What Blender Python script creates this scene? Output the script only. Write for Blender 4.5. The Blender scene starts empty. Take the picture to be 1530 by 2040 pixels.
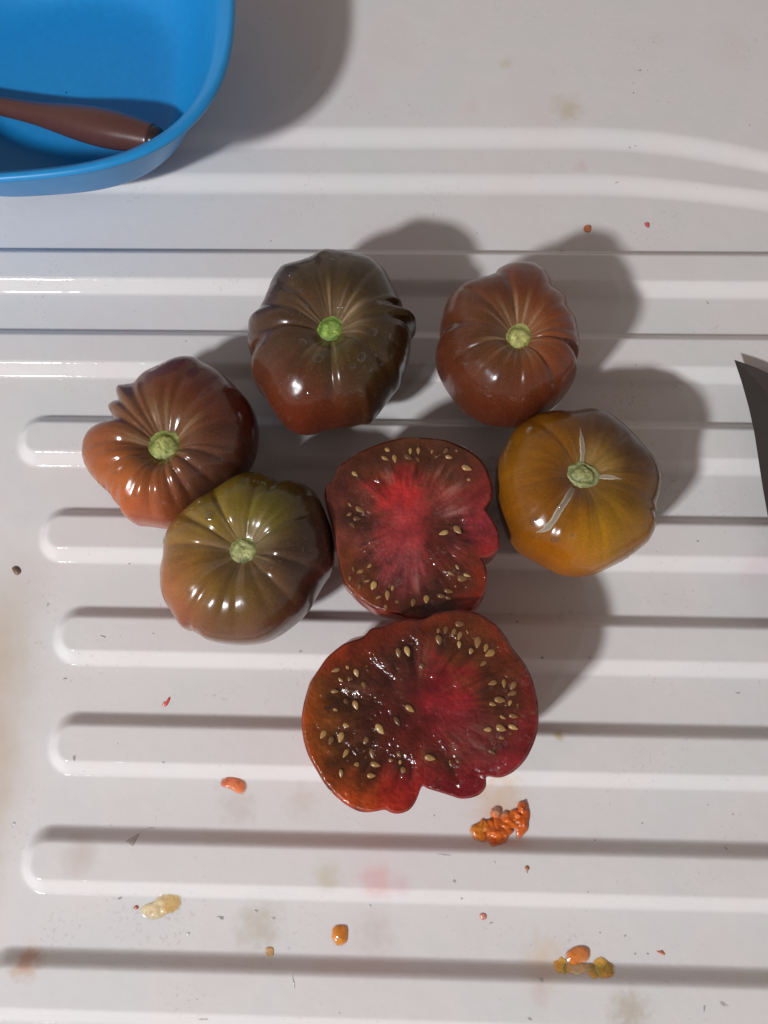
import bpy, math, random
import numpy as np
from mathutils import Vector, Matrix
from mathutils.bvhtree import BVHTree

random.seed(7)
rng = np.random.default_rng(7)
S = bpy.context.scene
COL = S.collection

# ------------------------------------------------------------------ camera
F_PX, CX, CY, CAM_H = 1533.0, 765.0, 1020.0, 0.34
def rot3(p, r, y):
    cx, sx, cy, sy, cz, sz = (math.cos(p), math.sin(p), math.cos(r), math.sin(r), math.cos(y), math.sin(y))
    Rx = np.array([[1, 0, 0], [0, cx, -sx], [0, sx, cx]])
    Ry = np.array([[cy, 0, sy], [0, 1, 0], [-sy, 0, cy]])
    Rz = np.array([[cz, -sz, 0], [sz, cz, 0], [0, 0, 1]])
    return Rz @ Rx @ Ry
R3 = rot3(math.radians(15.337), math.radians(1.25), math.radians(0.815))
CAMP = np.array([0, 0, CAM_H])
cam = bpy.data.cameras.new('camera')
cam.sensor_fit = 'VERTICAL'; cam.sensor_height = 36.0; cam.lens = 36.0 * F_PX / 2040.0
cam.clip_start = 0.01; cam.clip_end = 50
camo = bpy.data.objects.new('camera', cam); COL.objects.link(camo)
M4 = Matrix.Identity(4)
for i in range(3):
    for j in range(3): M4[i][j] = R3[i, j]
    M4[i][3] = CAMP[i]
camo.matrix_world = M4
S.camera = camo
def ray(u, v):
    d = R3 @ np.array([(u - CX) / F_PX, -(v - CY) / F_PX, -1.0])
    return d / np.linalg.norm(d)
def at(u, v, z=0.0):
    """world point on the horizontal plane z seen at photo pixel u, v"""
    d = ray(u, v); t = (z - CAM_H) / d[2]
    return CAMP + d * t
def proj(P):
    q = (np.asarray(P) - CAMP) @ R3
    return np.stack([CX + F_PX * q[..., 0] / -q[..., 2], CY - F_PX * q[..., 1] / -q[..., 2]], -1)

# ------------------------------------------------------------------ light
W = bpy.data.worlds.new('World'); S.world = W; W.use_nodes = True
bg = W.node_tree.nodes['Background']
_wt = W.node_tree                       # dim room: walls round the sink brighter than the ceiling overhead
_tc = _wt.nodes.new('ShaderNodeTexCoord'); _sx = _wt.nodes.new('ShaderNodeSeparateXYZ'); _wt.links.new(_tc.outputs['Generated'], _sx.inputs[0])
_wr = _wt.nodes.new('ShaderNodeValToRGB'); _wt.links.new(_sx.outputs['Z'], _wr.inputs['Fac'])
_wr.color_ramp.elements[0].position = 0.0; _wr.color_ramp.elements[0].color = (1.0, 0.84, 0.77, 1)
_wr.color_ramp.elements[1].position = 1.0; _wr.color_ramp.elements[1].color = (0.20, 0.165, 0.15, 1)
_wt.links.new(_wr.outputs['Color'], bg.inputs['Color']); bg.inputs['Strength'].default_value = 0.52
S.view_settings.view_transform = 'Standard'; S.view_settings.look = 'None'
S.view_settings.exposure = 0.0; S.view_settings.gamma = 1.0
def lamp(name, az_deg, el_deg, dist, sx, sy, power, col):
    l = bpy.data.lights.new(name, 'AREA'); l.shape = 'RECTANGLE'; l.size = sx; l.size_y = sy
    l.energy = power; l.color = col
    o = bpy.data.objects.new(name, l); COL.objects.link(o)
    a, e = math.radians(az_deg), math.radians(el_deg)
    tgt = Vector((0.0, 0.10, 0.02))
    d = Vector((math.cos(a) * math.cos(e), math.sin(a) * math.cos(e), math.sin(e)))
    o.location = tgt + d * dist
    o.rotation_euler = (-d).to_track_quat('-Z', 'Y').to_euler()
    return o
lamp('kitchen_lamp', 229, 38.5, 2.1, 0.17, 0.11, 36.8, (0.945, 0.975, 1.02))
lamp('side_lamp', 239, 40, 2.1, 0.045, 0.045, 0.85, (0.945, 0.975, 1.02))

# ------------------------------------------------------------------ helpers
def lin(c):
    c = np.asarray(c, float) / 255.0
    return np.where(c <= 0.04045, c / 12.92, ((c + 0.055) / 1.055) ** 2.4)
def sstep(a, b, x):
    t = np.clip((x - a) / (b - a), 0, 1); return t * t * (3 - 2 * t)
def _hash(ix, iy, seed):
    n = (ix.astype(np.int64) * 374761393 + iy.astype(np.int64) * 668265263 + seed * 2147483647) & 0xffffffff
    n = ((n ^ (n >> 13)) * 1274126177) & 0xffffffff
    return ((n ^ (n >> 16)) & 0xffff) / 65535.0
def noise(x, y, seed=0):
    x = np.asarray(x, float); y = np.asarray(y, float)
    ix, iy = np.floor(x), np.floor(y); fx, fy = x - ix, y - iy
    fx = fx * fx * (3 - 2 * fx); fy = fy * fy * (3 - 2 * fy)
    a = _hash(ix, iy, seed); b = _hash(ix + 1, iy, seed); c = _hash(ix, iy + 1, seed); d = _hash(ix + 1, iy + 1, seed)
    return (a + (b - a) * fx) * (1 - fy) + (c + (d - c) * fx) * fy
def fbm(x, y, seed=0, o=4):
    s = 0; a = 0.5
    for i in range(o):
        s = s + a * noise(x * 2 ** i, y * 2 ** i, seed + i * 17); a *= 0.5
    return s / (1 - 0.5 ** o)

def new_obj(name, me, mat=None, parent=None, smooth=True):
    o = bpy.data.objects.new(name, me); COL.objects.link(o)
    if mat is not None and len(me.materials) == 0: me.materials.append(mat)
    if smooth and len(me.polygons): me.polygons.foreach_set('use_smooth', np.ones(len(me.polygons), bool))
    if parent is not None: o.parent = parent
    return o
def mesh_np(name, V, Fq, cols=None):
    me = bpy.data.meshes.new(name)
    V = np.asarray(V, np.float32)
    if isinstance(Fq, np.ndarray):
        n, k = Fq.shape
        me.vertices.add(len(V)); me.vertices.foreach_set('co', V.ravel())
        me.loops.add(n * k); me.loops.foreach_set('vertex_index', Fq.astype(np.int32).ravel())
        me.polygons.add(n); me.polygons.foreach_set('loop_start', np.arange(0, n * k, k, dtype=np.int32))
        me.update(calc_edges=True); me.validate()
    else:
        me.from_pydata([tuple(v) for v in V], [], Fq); me.update()
    if cols is not None:
        at_ = me.color_attributes.new('Col', 'FLOAT_COLOR', 'POINT')
        c4 = np.ones((len(V), 4), np.float32); c4[:, :cols.shape[1]] = np.clip(cols, 0, 1)
        at_.data.foreach_set('color', c4.ravel())
    return me
def tag(o, label=None, cat=None, group=None, kind=None):
    if label: o['label'] = label
    if cat: o['category'] = cat
    if group: o['group'] = group
    if kind: o['kind'] = kind
    return o
def empty(name, loc, label, cat, group=None):
    o = bpy.data.objects.new(name, None); COL.objects.link(o)
    o.empty_display_size = 0.01
    o.location = Vector([float(v) for v in loc])
    return tag(o, label, cat, group)
def polar_faces(nr, nt, wrap_center=False):
    """rings 0..nr-1 of nt verts each"""
    i = np.arange(nr - 1)[:, None]; j = np.arange(nt)[None, :]
    a = i * nt + j; b = i * nt + (j + 1) % nt; c = (i + 1) * nt + (j + 1) % nt; d = (i + 1) * nt + j
    return np.stack([a, d, c, b], -1).reshape(-1, 4)

# ------------------------------------------------------------------ materials
def mat_base(name):
    m = bpy.data.materials.new(name); m.use_nodes = True
    nt = m.node_tree; b = nt.nodes['Principled BSDF']
    return m, nt, b
def N(nt, t, **kw):
    n = nt.nodes.new(t)
    for k, v in kw.items():
        if k in n.inputs: n.inputs[k].default_value = v
        else: setattr(n, k, v)
    return n
def link(nt, a, b): nt.links.new(a, b)
def ramp(nt, fac, stops):
    r = nt.nodes.new('ShaderNodeValToRGB')
    e = r.color_ramp.elements
    while len(e) < len(stops): e.new(0.5)
    for x, (p, c) in zip(e, stops): x.position = p; x.color = (c[0], c[1], c[2], 1)
    link(nt, fac, r.inputs['Fac']); return r
def mixc(nt, fac, a, b, mode='MIX'):
    n = nt.nodes.new('ShaderNodeMix'); n.data_type = 'RGBA'; n.blend_type = mode
    for s, v in ((n.inputs['Factor'], fac), (n.inputs['A'], a), (n.inputs['B'], b)):
        if hasattr(v, 'is_output'): link(nt, v, s)
        elif isinstance(v, (int, float)): s.default_value = v
        else: s.default_value = (v[0], v[1], v[2], 1)
    return n.outputs['Result']
def math_(nt, op, a, b=0.0):
    n = nt.nodes.new('ShaderNodeMath'); n.operation = op
    for s, v in ((n.inputs[0], a), (n.inputs[1], b)):
        if hasattr(v, 'is_output'): link(nt, v, s)
        else: s.default_value = v
    return n.outputs[0]

def attr_mat(name, rough, sss, noise_scale, noise_amt, bump_scale=None, bump=0.0, spec=0.5, rad=(0.004, 0.0015, 0.0008), coat=0.0, bumpdist=0.0004):
    m, nt, b = mat_base(name)
    a = N(nt, 'ShaderNodeAttribute'); a.attribute_name = 'Col'
    tc = N(nt, 'ShaderNodeTexCoord')
    nz = N(nt, 'ShaderNodeTexNoise', Scale=noise_scale, Detail=5.0); link(nt, tc.outputs['Object'], nz.inputs['Vector'])
    v = ramp(nt, nz.outputs['Fac'], [(0.3, (1 - noise_amt,) * 3), (0.7, (1 + 0 * noise_amt,) * 3)])
    c = mixc(nt, 1.0, a.outputs['Color'], v.outputs['Color'], 'MULTIPLY')
    link(nt, c, b.inputs['Base Color'])
    b.inputs['Roughness'].default_value = rough
    b.inputs['Specular IOR Level'].default_value = spec
    b.inputs['Subsurface Weight'].default_value = sss
    b.inputs['Subsurface Radius'].default_value = (1.0, 0.4, 0.2)
    b.inputs['Subsurface Scale'].default_value = rad[0]
    b.inputs['Coat Weight'].default_value = coat; b.inputs['Coat Roughness'].default_value = 0.04
    if 'food' in name or 'jelly' in name: link(nt, a.outputs['Alpha'], b.inputs['Alpha'])
    if bump:
        bz = N(nt, 'ShaderNodeTexNoise', Scale=bump_scale, Detail=3.0); link(nt, tc.outputs['Object'], bz.inputs['Vector'])
        bp = N(nt, 'ShaderNodeBump', Strength=bump, Distance=bumpdist); link(nt, bz.outputs['Fac'], bp.inputs['Height'])
        link(nt, bp.outputs['Normal'], b.inputs['Normal'])
        if coat: link(nt, bp.outputs['Normal'], b.inputs['Coat Normal'])
    return m
M_skin = attr_mat('tomato_skin', 0.195, 0.20, 1300.0, 0.24, 700.0, 0.05, spec=0.46, rad=(0.004,))
M_flesh = attr_mat('tomato_flesh', 0.10, 0.10, 700.0, 0.22, 660.0, 0.72, spec=0.55, rad=(0.002,), coat=0.15, bumpdist=0.00065)
M_scar = attr_mat('stem_scar_green', 0.5, 0.15, 1500.0, 0.35, 1800.0, 0.6, rad=(0.001,))
M_cork = attr_mat('corky_crack', 0.45, 0.0, 2500.0, 0.35, 2500.0, 0.5)
M_food = attr_mat('food_pulp', 0.22, 0.35, 900.0, 0.25, 900.0, 0.5, rad=(0.002,))
M_jelly = attr_mat('tomato_jelly', 0.12, 0.6, 700.0, 0.15, 500.0, 0.3, rad=(0.003,))

def seed_mat():
    m, nt, b = mat_base('tomato_seed')
    oi = N(nt, 'ShaderNodeObjectInfo')
    r = ramp(nt, oi.outputs['Random'], [(0.0, (0.16, 0.070, 0.032)), (0.4, (0.27, 0.135, 0.05)), (0.75, (0.43, 0.24, 0.085)), (1.0, (0.56, 0.345, 0.13))])
    tc = N(nt, 'ShaderNodeTexCoord'); nz = N(nt, 'ShaderNodeTexNoise', Scale=1400.0); link(nt, tc.outputs['Object'], nz.inputs['Vector'])
    v = ramp(nt, nz.outputs['Fac'], [(0.35, (0.7,) * 3), (0.65, (1,) * 3)])
    link(nt, mixc(nt, 1.0, r.outputs['Color'], v.outputs['Color'], 'MULTIPLY'), b.inputs['Base Color'])
    b.inputs['Roughness'].default_value = 0.25; b.inputs['Subsurface Weight'].default_value = 0.2
    b.inputs['Subsurface Scale'].default_value = 0.001
    return m
M_seed = seed_mat()
def water_mat(name, ior, rough=0.0, tint=(1, 1, 1)):
    m = bpy.data.materials.new(name); m.use_nodes = True; nt = m.node_tree
    for n in list(nt.nodes): nt.nodes.remove(n)
    out = nt.nodes.new('ShaderNodeOutputMaterial'); mx = nt.nodes.new('ShaderNodeMixShader')
    tr = N(nt, 'ShaderNodeBsdfTransparent'); tr.inputs['Color'].default_value = (*tint, 1)
    gl = N(nt, 'ShaderNodeBsdfGlossy', Roughness=rough); fr = N(nt, 'ShaderNodeMath', operation='MULTIPLY'); fr.inputs[0].default_value = ior; fr.inputs[1].default_value = 1.0
    tc = N(nt, 'ShaderNodeTexCoord'); nz = N(nt, 'ShaderNodeTexNoise', Scale=3.0); link(nt, tc.outputs['Object'], nz.inputs['Vector'])
    bp = N(nt, 'ShaderNodeBump', Strength=0.05, Distance=0.0005); link(nt, nz.outputs['Fac'], bp.inputs['Height']); link(nt, bp.outputs['Normal'], gl.inputs['Normal'])
    geo = N(nt, 'ShaderNodeNewGeometry')
    link(nt, math_(nt, 'MULTIPLY', fr.outputs[0], math_(nt, 'SUBTRACT', 1.0, geo.outputs['Backfacing'])), mx.inputs[0]); link(nt, tr.outputs[0], mx.inputs[1]); link(nt, gl.outputs[0], mx.inputs[2]); link(nt, mx.outputs[0], out.inputs['Surface'])
    return m
M_film = water_mat('water_film', 0.035, 0.03)
M_juice = water_mat('juice', 0.16, 0.05)
M_water = water_mat('clear_water', 0.13, 0.03, (0.86, 0.86, 0.86))

def plastic(name, col, rough, nscale=300.0, namt=0.08, bump=0.03, bscale=900.0):
    m, nt, b = mat_base(name)
    tc = N(nt, 'ShaderNodeTexCoord')
    nz = N(nt, 'ShaderNodeTexNoise', Scale=nscale, Detail=4.0); link(nt, tc.outputs['Object'], nz.inputs['Vector'])
    c = ramp(nt, nz.outputs['Fac'], [(0.3, tuple(x * (1 - namt) for x in col)), (0.7, col)])
    link(nt, c.outputs['Color'], b.inputs['Base Color'])
    nr = N(nt, 'ShaderNodeTexNoise', Scale=nscale * 0.2, Detail=3.0); link(nt, tc.outputs['Object'], nr.inputs['Vector'])
    rr = N(nt, 'ShaderNodeMapRange'); rr.inputs['To Min'].default_value = rough * 0.8; rr.inputs['To Max'].default_value = rough * 1.25
    link(nt, nr.outputs['Fac'], rr.inputs['Value']); link(nt, rr.outputs['Result'], b.inputs['Roughness'])
    bz = N(nt, 'ShaderNodeTexNoise', Scale=bscale, Detail=2.0); link(nt, tc.outputs['Object'], bz.inputs['Vector'])
    bp = N(nt, 'ShaderNodeBump', Strength=bump, Distance=0.0004); link(nt, bz.outputs['Fac'], bp.inputs['Height'])
    link(nt, bp.outputs['Normal'], b.inputs['Normal'])
    return m
M_blue = plastic('blue_plastic', (0.012, 0.275, 0.64), 0.36)
M_brown = plastic('brown_plastic', (0.108, 0.042, 0.034), 0.27, bump=0.05)
M_dark = plastic('dark_end_plastic', (0.035, 0.018, 0.018), 0.25)
M_black = plastic('black_plastic', (0.02, 0.02, 0.02), 0.4)
def steel_mat():
    m, nt, b = mat_base('brushed_steel')
    tc = N(nt, 'ShaderNodeTexCoord'); mp = N(nt, 'ShaderNodeMapping'); mp.inputs['Scale'].default_value = (40, 1800, 400)
    link(nt, tc.outputs['Object'], mp.inputs['Vector'])
    nz = N(nt, 'ShaderNodeTexNoise', Scale=1.0, Detail=3.0); link(nt, mp.outputs['Vector'], nz.inputs['Vector'])
    c = ramp(nt, nz.outputs['Fac'], [(0.3, (0.225, 0.215, 0.22)), (0.7, (0.25, 0.24, 0.245))])
    link(nt, c.outputs['Color'], b.inputs['Base Color'])
    b.inputs['Metallic'].default_value = 1.0; b.inputs['Roughness'].default_value = 0.32
    return m
M_steel = steel_mat()

# stains: pixel of the photo -> place on the board (world metres), radius px, colour, strength, noise scale
STAINS = [(1130, 232, 42, (0.62, 0.54, 0.40), 0.75, 260), (1005, 143, 20, (0.66, 0.60, 0.47), 0.7, 200),
          (755, 1752, 48, (0.78, 0.42, 0.41), 0.55, 320), (655, 1745, 38, (0.62, 0.56, 0.42), 0.65, 300),
          (800, 1762, 30, (0.72, 0.50, 0.55), 0.5, 300), (165, 1700, 48, (0.60, 0.47, 0.41), 0.55, 200),
          (1000, 1600, 75, (0.72, 0.52, 0.36), 0.7, 420), (1085, 1915, 60, (0.72, 0.56, 0.40), 0.6, 380),
          (515, 1850, 62, (0.55, 0.46, 0.36), 0.6, 420), (55, 1915, 38, (0.60, 0.36, 0.24), 0.8, 420),
          (745, 1865, 55, (0.60, 0.52, 0.46), 0.45, 500), (1250, 2010, 55, (0.52, 0.43, 0.33), 0.7, 500),
          (1075, 1970, 34, (0.66, 0.53, 0.48), 0.55, 260), (1040, 1290, 40, (0.70, 0.58, 0.55), 0.35, 300),
          (1112, 1464, 14, (0.55, 0.42, 0.20), 0.8, 500), (1510, 1130, 45, (0.72, 0.52, 0.58), 0.4, 200),
          (1158, 335, 20, (0.72, 0.55, 0.52), 0.5, 400), (935, 230, 24, (0.76, 0.60, 0.58), 0.4, 200),
          (470, 1610, 50, (0.58, 0.50, 0.44), 0.4, 500), (600, 1600, 45, (0.60, 0.52, 0.42), 0.35, 500)]
def board_mat():
    m, nt, b = mat_base('white_enamel')
    tc = N(nt, 'ShaderNodeTexCoord'); P = tc.outputs['Object']
    n1 = N(nt, 'ShaderNodeTexNoise', Scale=24.0, Detail=4.0); link(nt, P, n1.inputs['Vector'])
    base = ramp(nt, n1.outputs['Fac'], [(0.3, (0.745, 0.69, 0.675)), (0.5, (0.745, 0.715, 0.70)), (0.7, (0.715, 0.71, 0.69))]).outputs['Color']
    # lime stain along the left margin
    sx = N(nt, 'ShaderNodeSeparateXYZ'); link(nt, P, sx.inputs[0])
    nl = N(nt, 'ShaderNodeTexNoise', Scale=45.0, Detail=4.0); link(nt, P, nl.inputs['Vector'])
    xx = math_(nt, 'ADD', sx.outputs['X'], math_(nt, 'MULTIPLY', math_(nt, 'SUBTRACT', nl.outputs['Fac'], 0.5), 0.022))
    mr = N(nt, 'ShaderNodeMapRange'); mr.interpolation_type = 'SMOOTHSTEP'; link(nt, xx, mr.inputs['Value'])
    mr.inputs['From Min'].default_value = -0.155; mr.inputs['From Max'].default_value = -0.182
    my = N(nt, 'ShaderNodeMapRange'); my.interpolation_type = 'SMOOTHSTEP'; link(nt, sx.outputs['Y'], my.inputs['Value'])
    my.inputs['From Min'].default_value = 0.085; my.inputs['From Max'].default_value = 0.02
    base = mixc(nt, math_(nt, 'MULTIPLY', math_(nt, 'MULTIPLY', mr.outputs['Result'], my.outputs['Result']), 0.8), base, (0.58, 0.46, 0.35))
    for (u, v, r, c, st, ns) in STAINS:
        p = at(u, v, -0.003); rr = abs(at(u + r, v, -0.003)[0] - p[0])
        d = N(nt, 'ShaderNodeVectorMath', operation='SUBTRACT'); link(nt, P, d.inputs[0]); d.inputs[1].default_value = (p[0], p[1], 0)
        d2 = N(nt, 'ShaderNodeVectorMath', operation='MULTIPLY'); link(nt, d.outputs[0], d2.inputs[0]); d2.inputs[1].default_value = (1 / rr, 1 / rr, 0)
        ln = N(nt, 'ShaderNodeVectorMath', operation='LENGTH'); link(nt, d2.outputs[0], ln.inputs[0])
        nz = N(nt, 'ShaderNodeTexNoise', Scale=float(ns) * 0.6, Detail=6.0); link(nt, P, nz.inputs['Vector'])
        s = math_(nt, 'ADD', ln.outputs['Value'], math_(nt, 'MULTIPLY', math_(nt, 'SUBTRACT', nz.outputs['Fac'], 0.5), 1.3))
        k = N(nt, 'ShaderNodeMapRange'); k.interpolation_type = 'SMOOTHSTEP'; link(nt, s, k.inputs['Value'])
        k.inputs['From Min'].default_value = 1.1; k.inputs['From Max'].default_value = 0.0
        base = mixc(nt, math_(nt, 'MULTIPLY', k.outputs['Result'], st), base, c)
    # scuffs and fine grime
    g = N(nt, 'ShaderNodeTexNoise', Scale=560.0, Detail=5.0); link(nt, P, g.inputs['Vector'])
    g2 = N(nt, 'ShaderNodeTexNoise', Scale=30.0, Detail=2.0); link(nt, P, g2.inputs['Vector'])
    gf = math_(nt, 'ADD', g.outputs['Fac'], math_(nt, 'MULTIPLY', math_(nt, 'SUBTRACT', g2.outputs['Fac'], 0.5), 0.5))
    gr = N(nt, 'ShaderNodeMapRange'); link(nt, gf, gr.inputs['Value']); gr.inputs['From Min'].default_value = 0.66; gr.inputs['From Max'].default_value = 0.82
    base = mixc(nt, math_(nt, 'MULTIPLY', gr.outputs['Result'], 0.38), base, (0.42, 0.37, 0.34))
    link(nt, base, b.inputs['Base Color']); b.inputs['Specular IOR Level'].default_value = 0.17
    rr = N(nt, 'ShaderNodeMapRange'); rr.inputs['To Min'].default_value = 0.04; rr.inputs['To Max'].default_value = 0.10
    link(nt, g2.outputs['Fac'], rr.inputs['Value']); link(nt, rr.outputs['Result'], b.inputs['Roughness'])
    bz = N(nt, 'ShaderNodeTexNoise', Scale=130.0, Detail=3.0); link(nt, P, bz.inputs['Vector'])
    bp = N(nt, 'ShaderNodeBump', Strength=0.28, Distance=0.0006); link(nt, bz.outputs['Fac'], bp.inputs['Height'])
    link(nt, bp.outputs['Normal'], b.inputs['Normal'])
    return m
M_board = board_mat()

# ------------------------------------------------------------------ draining board
Y0, DY = 0.2312, 0.04643
VAL, SL = -0.006, 0.0072
RIDGE_X = [-0.245, -0.218, -0.1835, -0.1665, -0.1535, -0.1495, -0.1545, -0.165, -0.18]
def ridge_sdf(x, y, k):
    yt = Y0 - k * DY; yb = yt - 0.0205; xl = RIDGE_X[k]; xr = 0.33; r = 0.0088
    cx, cy = (xl + xr) / 2, (yt + yb) / 2; hx, hy = (xr - xl) / 2 - r, (yt - yb) / 2 - r
    qx, qy = np.abs(x - cx) - hx, np.abs(y - cy) - hy
    return np.sqrt(np.maximum(qx, 0) ** 2 + np.maximum(qy, 0) ** 2) + np.minimum(np.maximum(qx, qy), 0) - r
def ledge_h(x, y):
    bend = 0.95 * np.maximum(0, x - 0.085) ** 2 * (1 + 0.6 * sstep(0.262, 0.285, y))
    yy = y + bend
    return 0.0042 * sstep(0.2672, 0.2782, yy) + 0.0042 * sstep(0.2920, 0.3038, yy)
def board_h(x, y):
    x = np.asarray(x, float); y = np.asarray(y, float)
    m = np.zeros(np.broadcast(x, y).shape)
    for k in range(len(RIDGE_X)):
        m = np.maximum(m, sstep(SL / 2, -SL / 2, ridge_sdf(x, y, k)))
    return VAL + 0.006 * m + ledge_h(x, y)
def axis(segs):
    out = []
    for a, b, st in segs: out.append(np.arange(a, b - 1e-9, st))
    return np.concatenate(out + [np.array([segs[-1][1]])])
gx = axis([(-0.50, -0.26, 0.01), (-0.26, -0.125, 0.0010), (-0.125, 0.06, 0.004), (0.06, 0.22, 0.0025), (0.22, 0.40, 0.01)])
gy = axis([(-0.30, -0.165, 0.01), (-0.165, 0.325, 0.0005), (0.325, 0.56, 0.008)])
GX, GY = np.meshgrid(gx, gy)
GZ = board_h(GX, GY)
nx, ny = len(gx), len(gy)
BV = np.stack([GX, GY, GZ], -1).reshape(-1, 3)
ii, jj = np.meshgrid(np.arange(ny - 1), np.arange(nx - 1), indexing='ij')
a = ii * nx + jj
BF = np.stack([a, a + 1, a + nx + 1, a + nx], -1).reshape(-1, 4)
fc = BV[BF].mean(1)
fid = np.full(len(BF), -1)
for k in range(len(RIDGE_X)):
    fid[ridge_sdf(fc[:, 0], fc[:, 1], k) < SL / 2 + 0.0012] = k
def sub_mesh(name, sel):
    f = BF[sel]; u, inv = np.unique(f, return_inverse=True)
    return mesh_np(name, BV[u], inv.reshape(-1, 4))
board = new_obj('draining_board', sub_mesh('draining_board', fid < 0), M_board)
tag(board, kind='structure')
for k in range(len(RIDGE_X)):
    new_obj('ridge', sub_mesh('ridge', fid == k), M_board, board)

# ------------------------------------------------------------------ tomatoes
def zpts(pts, ox, oy, sc): return np.array([(ox + x / sc, oy + y / sc) for x, y in pts], float)
def outline_polar(poly_xy, c, th):
    d = poly_xy - c; ang = np.arctan2(d[:, 1], d[:, 0]); r = np.hypot(d[:, 0], d[:, 1])
    o = np.argsort(ang); ang, r = ang[o], r[o]
    ang = np.concatenate([ang - 2 * np.pi, ang, ang + 2 * np.pi]); r = np.concatenate([r, r, r])
    # smooth (cubic-like) resampling of the traced outline
    rr = np.interp(th, ang, r)
    return rr
def smooth_per(r, n, it):
    for _ in range(it):
        r = (np.roll(r, 1) + 2 * r + np.roll(r, -1)) / 4
    return r
def cdens(poly, step=2.0):
    """Catmull-Rom densify closed polygon"""
    P = np.asarray(poly, float); n = len(P); out = []
    for i in range(n):
        p0, p1, p2, p3 = P[i - 1], P[i], P[(i + 1) % n], P[(i + 2) % n]
        m = max(2, int(float(np.linalg.norm(p2 - p1)) / step))
        t = np.linspace(0, 1, m, endpoint=False)[:, None]
        out.append(0.5 * (2 * p1 + (p2 - p0) * t + (2 * p0 - 5 * p1 + 4 * p2 - p3) * t ** 2 + (3 * p1 - p0 - 3 * p2 + p3) * t ** 3))
    return np.concatenate(out)
def shepard(px, pts, gain, warp=1.0):
    """surface colour blended from colour samples (photo px, radius px, sRGB)"""
    w1 = 16.0                                   # uneven borders between the colour patches
    px = px + np.stack([fbm(px[:, 0] * 0.03, px[:, 1] * 0.03, 201, 4) - 0.5, fbm(px[:, 0] * 0.03 + 50, px[:, 1] * 0.03, 202, 4) - 0.5], -1) * 2 * w1 * warp
    num = np.zeros((len(px), 3)); den = np.zeros(len(px)) + 1e-9
    for x, y, r, c in pts:
        w = np.exp(-((px[:, 0] - x) ** 2 + (px[:, 1] - y) ** 2) / (2 * r * r)) + 1e-6
        num += w[:, None] * (lin(c) * gain); den += w
    return num / den[:, None]

def hang_drops(root, bvh, inv_loc, spec, ox, oy, sc):
    """clear droplets that cling to the skin where a camera ray through the photo pixel meets it"""
    for (x, y, r) in spec:
        d = ray(ox + x / sc, oy + y / sc)
        hit = bvh.ray_cast(Vector(CAMP), Vector(d), 2.0)
        if hit[0] is None:
            c = at(ox + x / sc, oy + y / sc, 0.026)
            near = bvh.find_nearest(Vector(c)); loc, nrm = near[0], near[1]
            if loc is None: continue
        else: loc, nrm = hit[0], hit[1]
        rr = r / sc * 0.000215
        o = bpy.data.objects.new('water_droplet', DROP_ME); COL.objects.link(o)
        o.parent = root
        q = nrm.to_track_quat('Z', 'Y')
        o.location = loc - root.location - nrm * rr * 0.12; o.rotation_euler = q.to_euler()
        e = 1 + 0.25 * (random.random() - 0.5)
        o.scale = (rr * e, rr / e, rr * (0.42 if rr > 0.0009 else 0.5))
def make_drop_mesh(mat):
    n = 16; V = []; rows = 7
    for i in range(rows + 1):
        ph = math.pi / 2 * i / rows
        for j in range(n):
            a = 2 * math.pi * j / n
            V.append((math.cos(ph) * math.cos(a), math.cos(ph) * math.sin(a), math.sin(ph)))
    V = [(x * 0.96, y * 0.96, -0.35) for (x, y, z) in V[:n]] + V
    Fc = polar_faces(rows + 2, n)[:, ::-1].tolist()
    me = mesh_np('water_droplet', V, Fc); me.materials.append(mat)
    me.polygons.foreach_set('use_smooth', np.ones(len(me.polygons), bool))
    return me
DROP_ME = make_drop_mesh(M_water); BEAD_ME = make_drop_mesh(M_juice)

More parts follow.
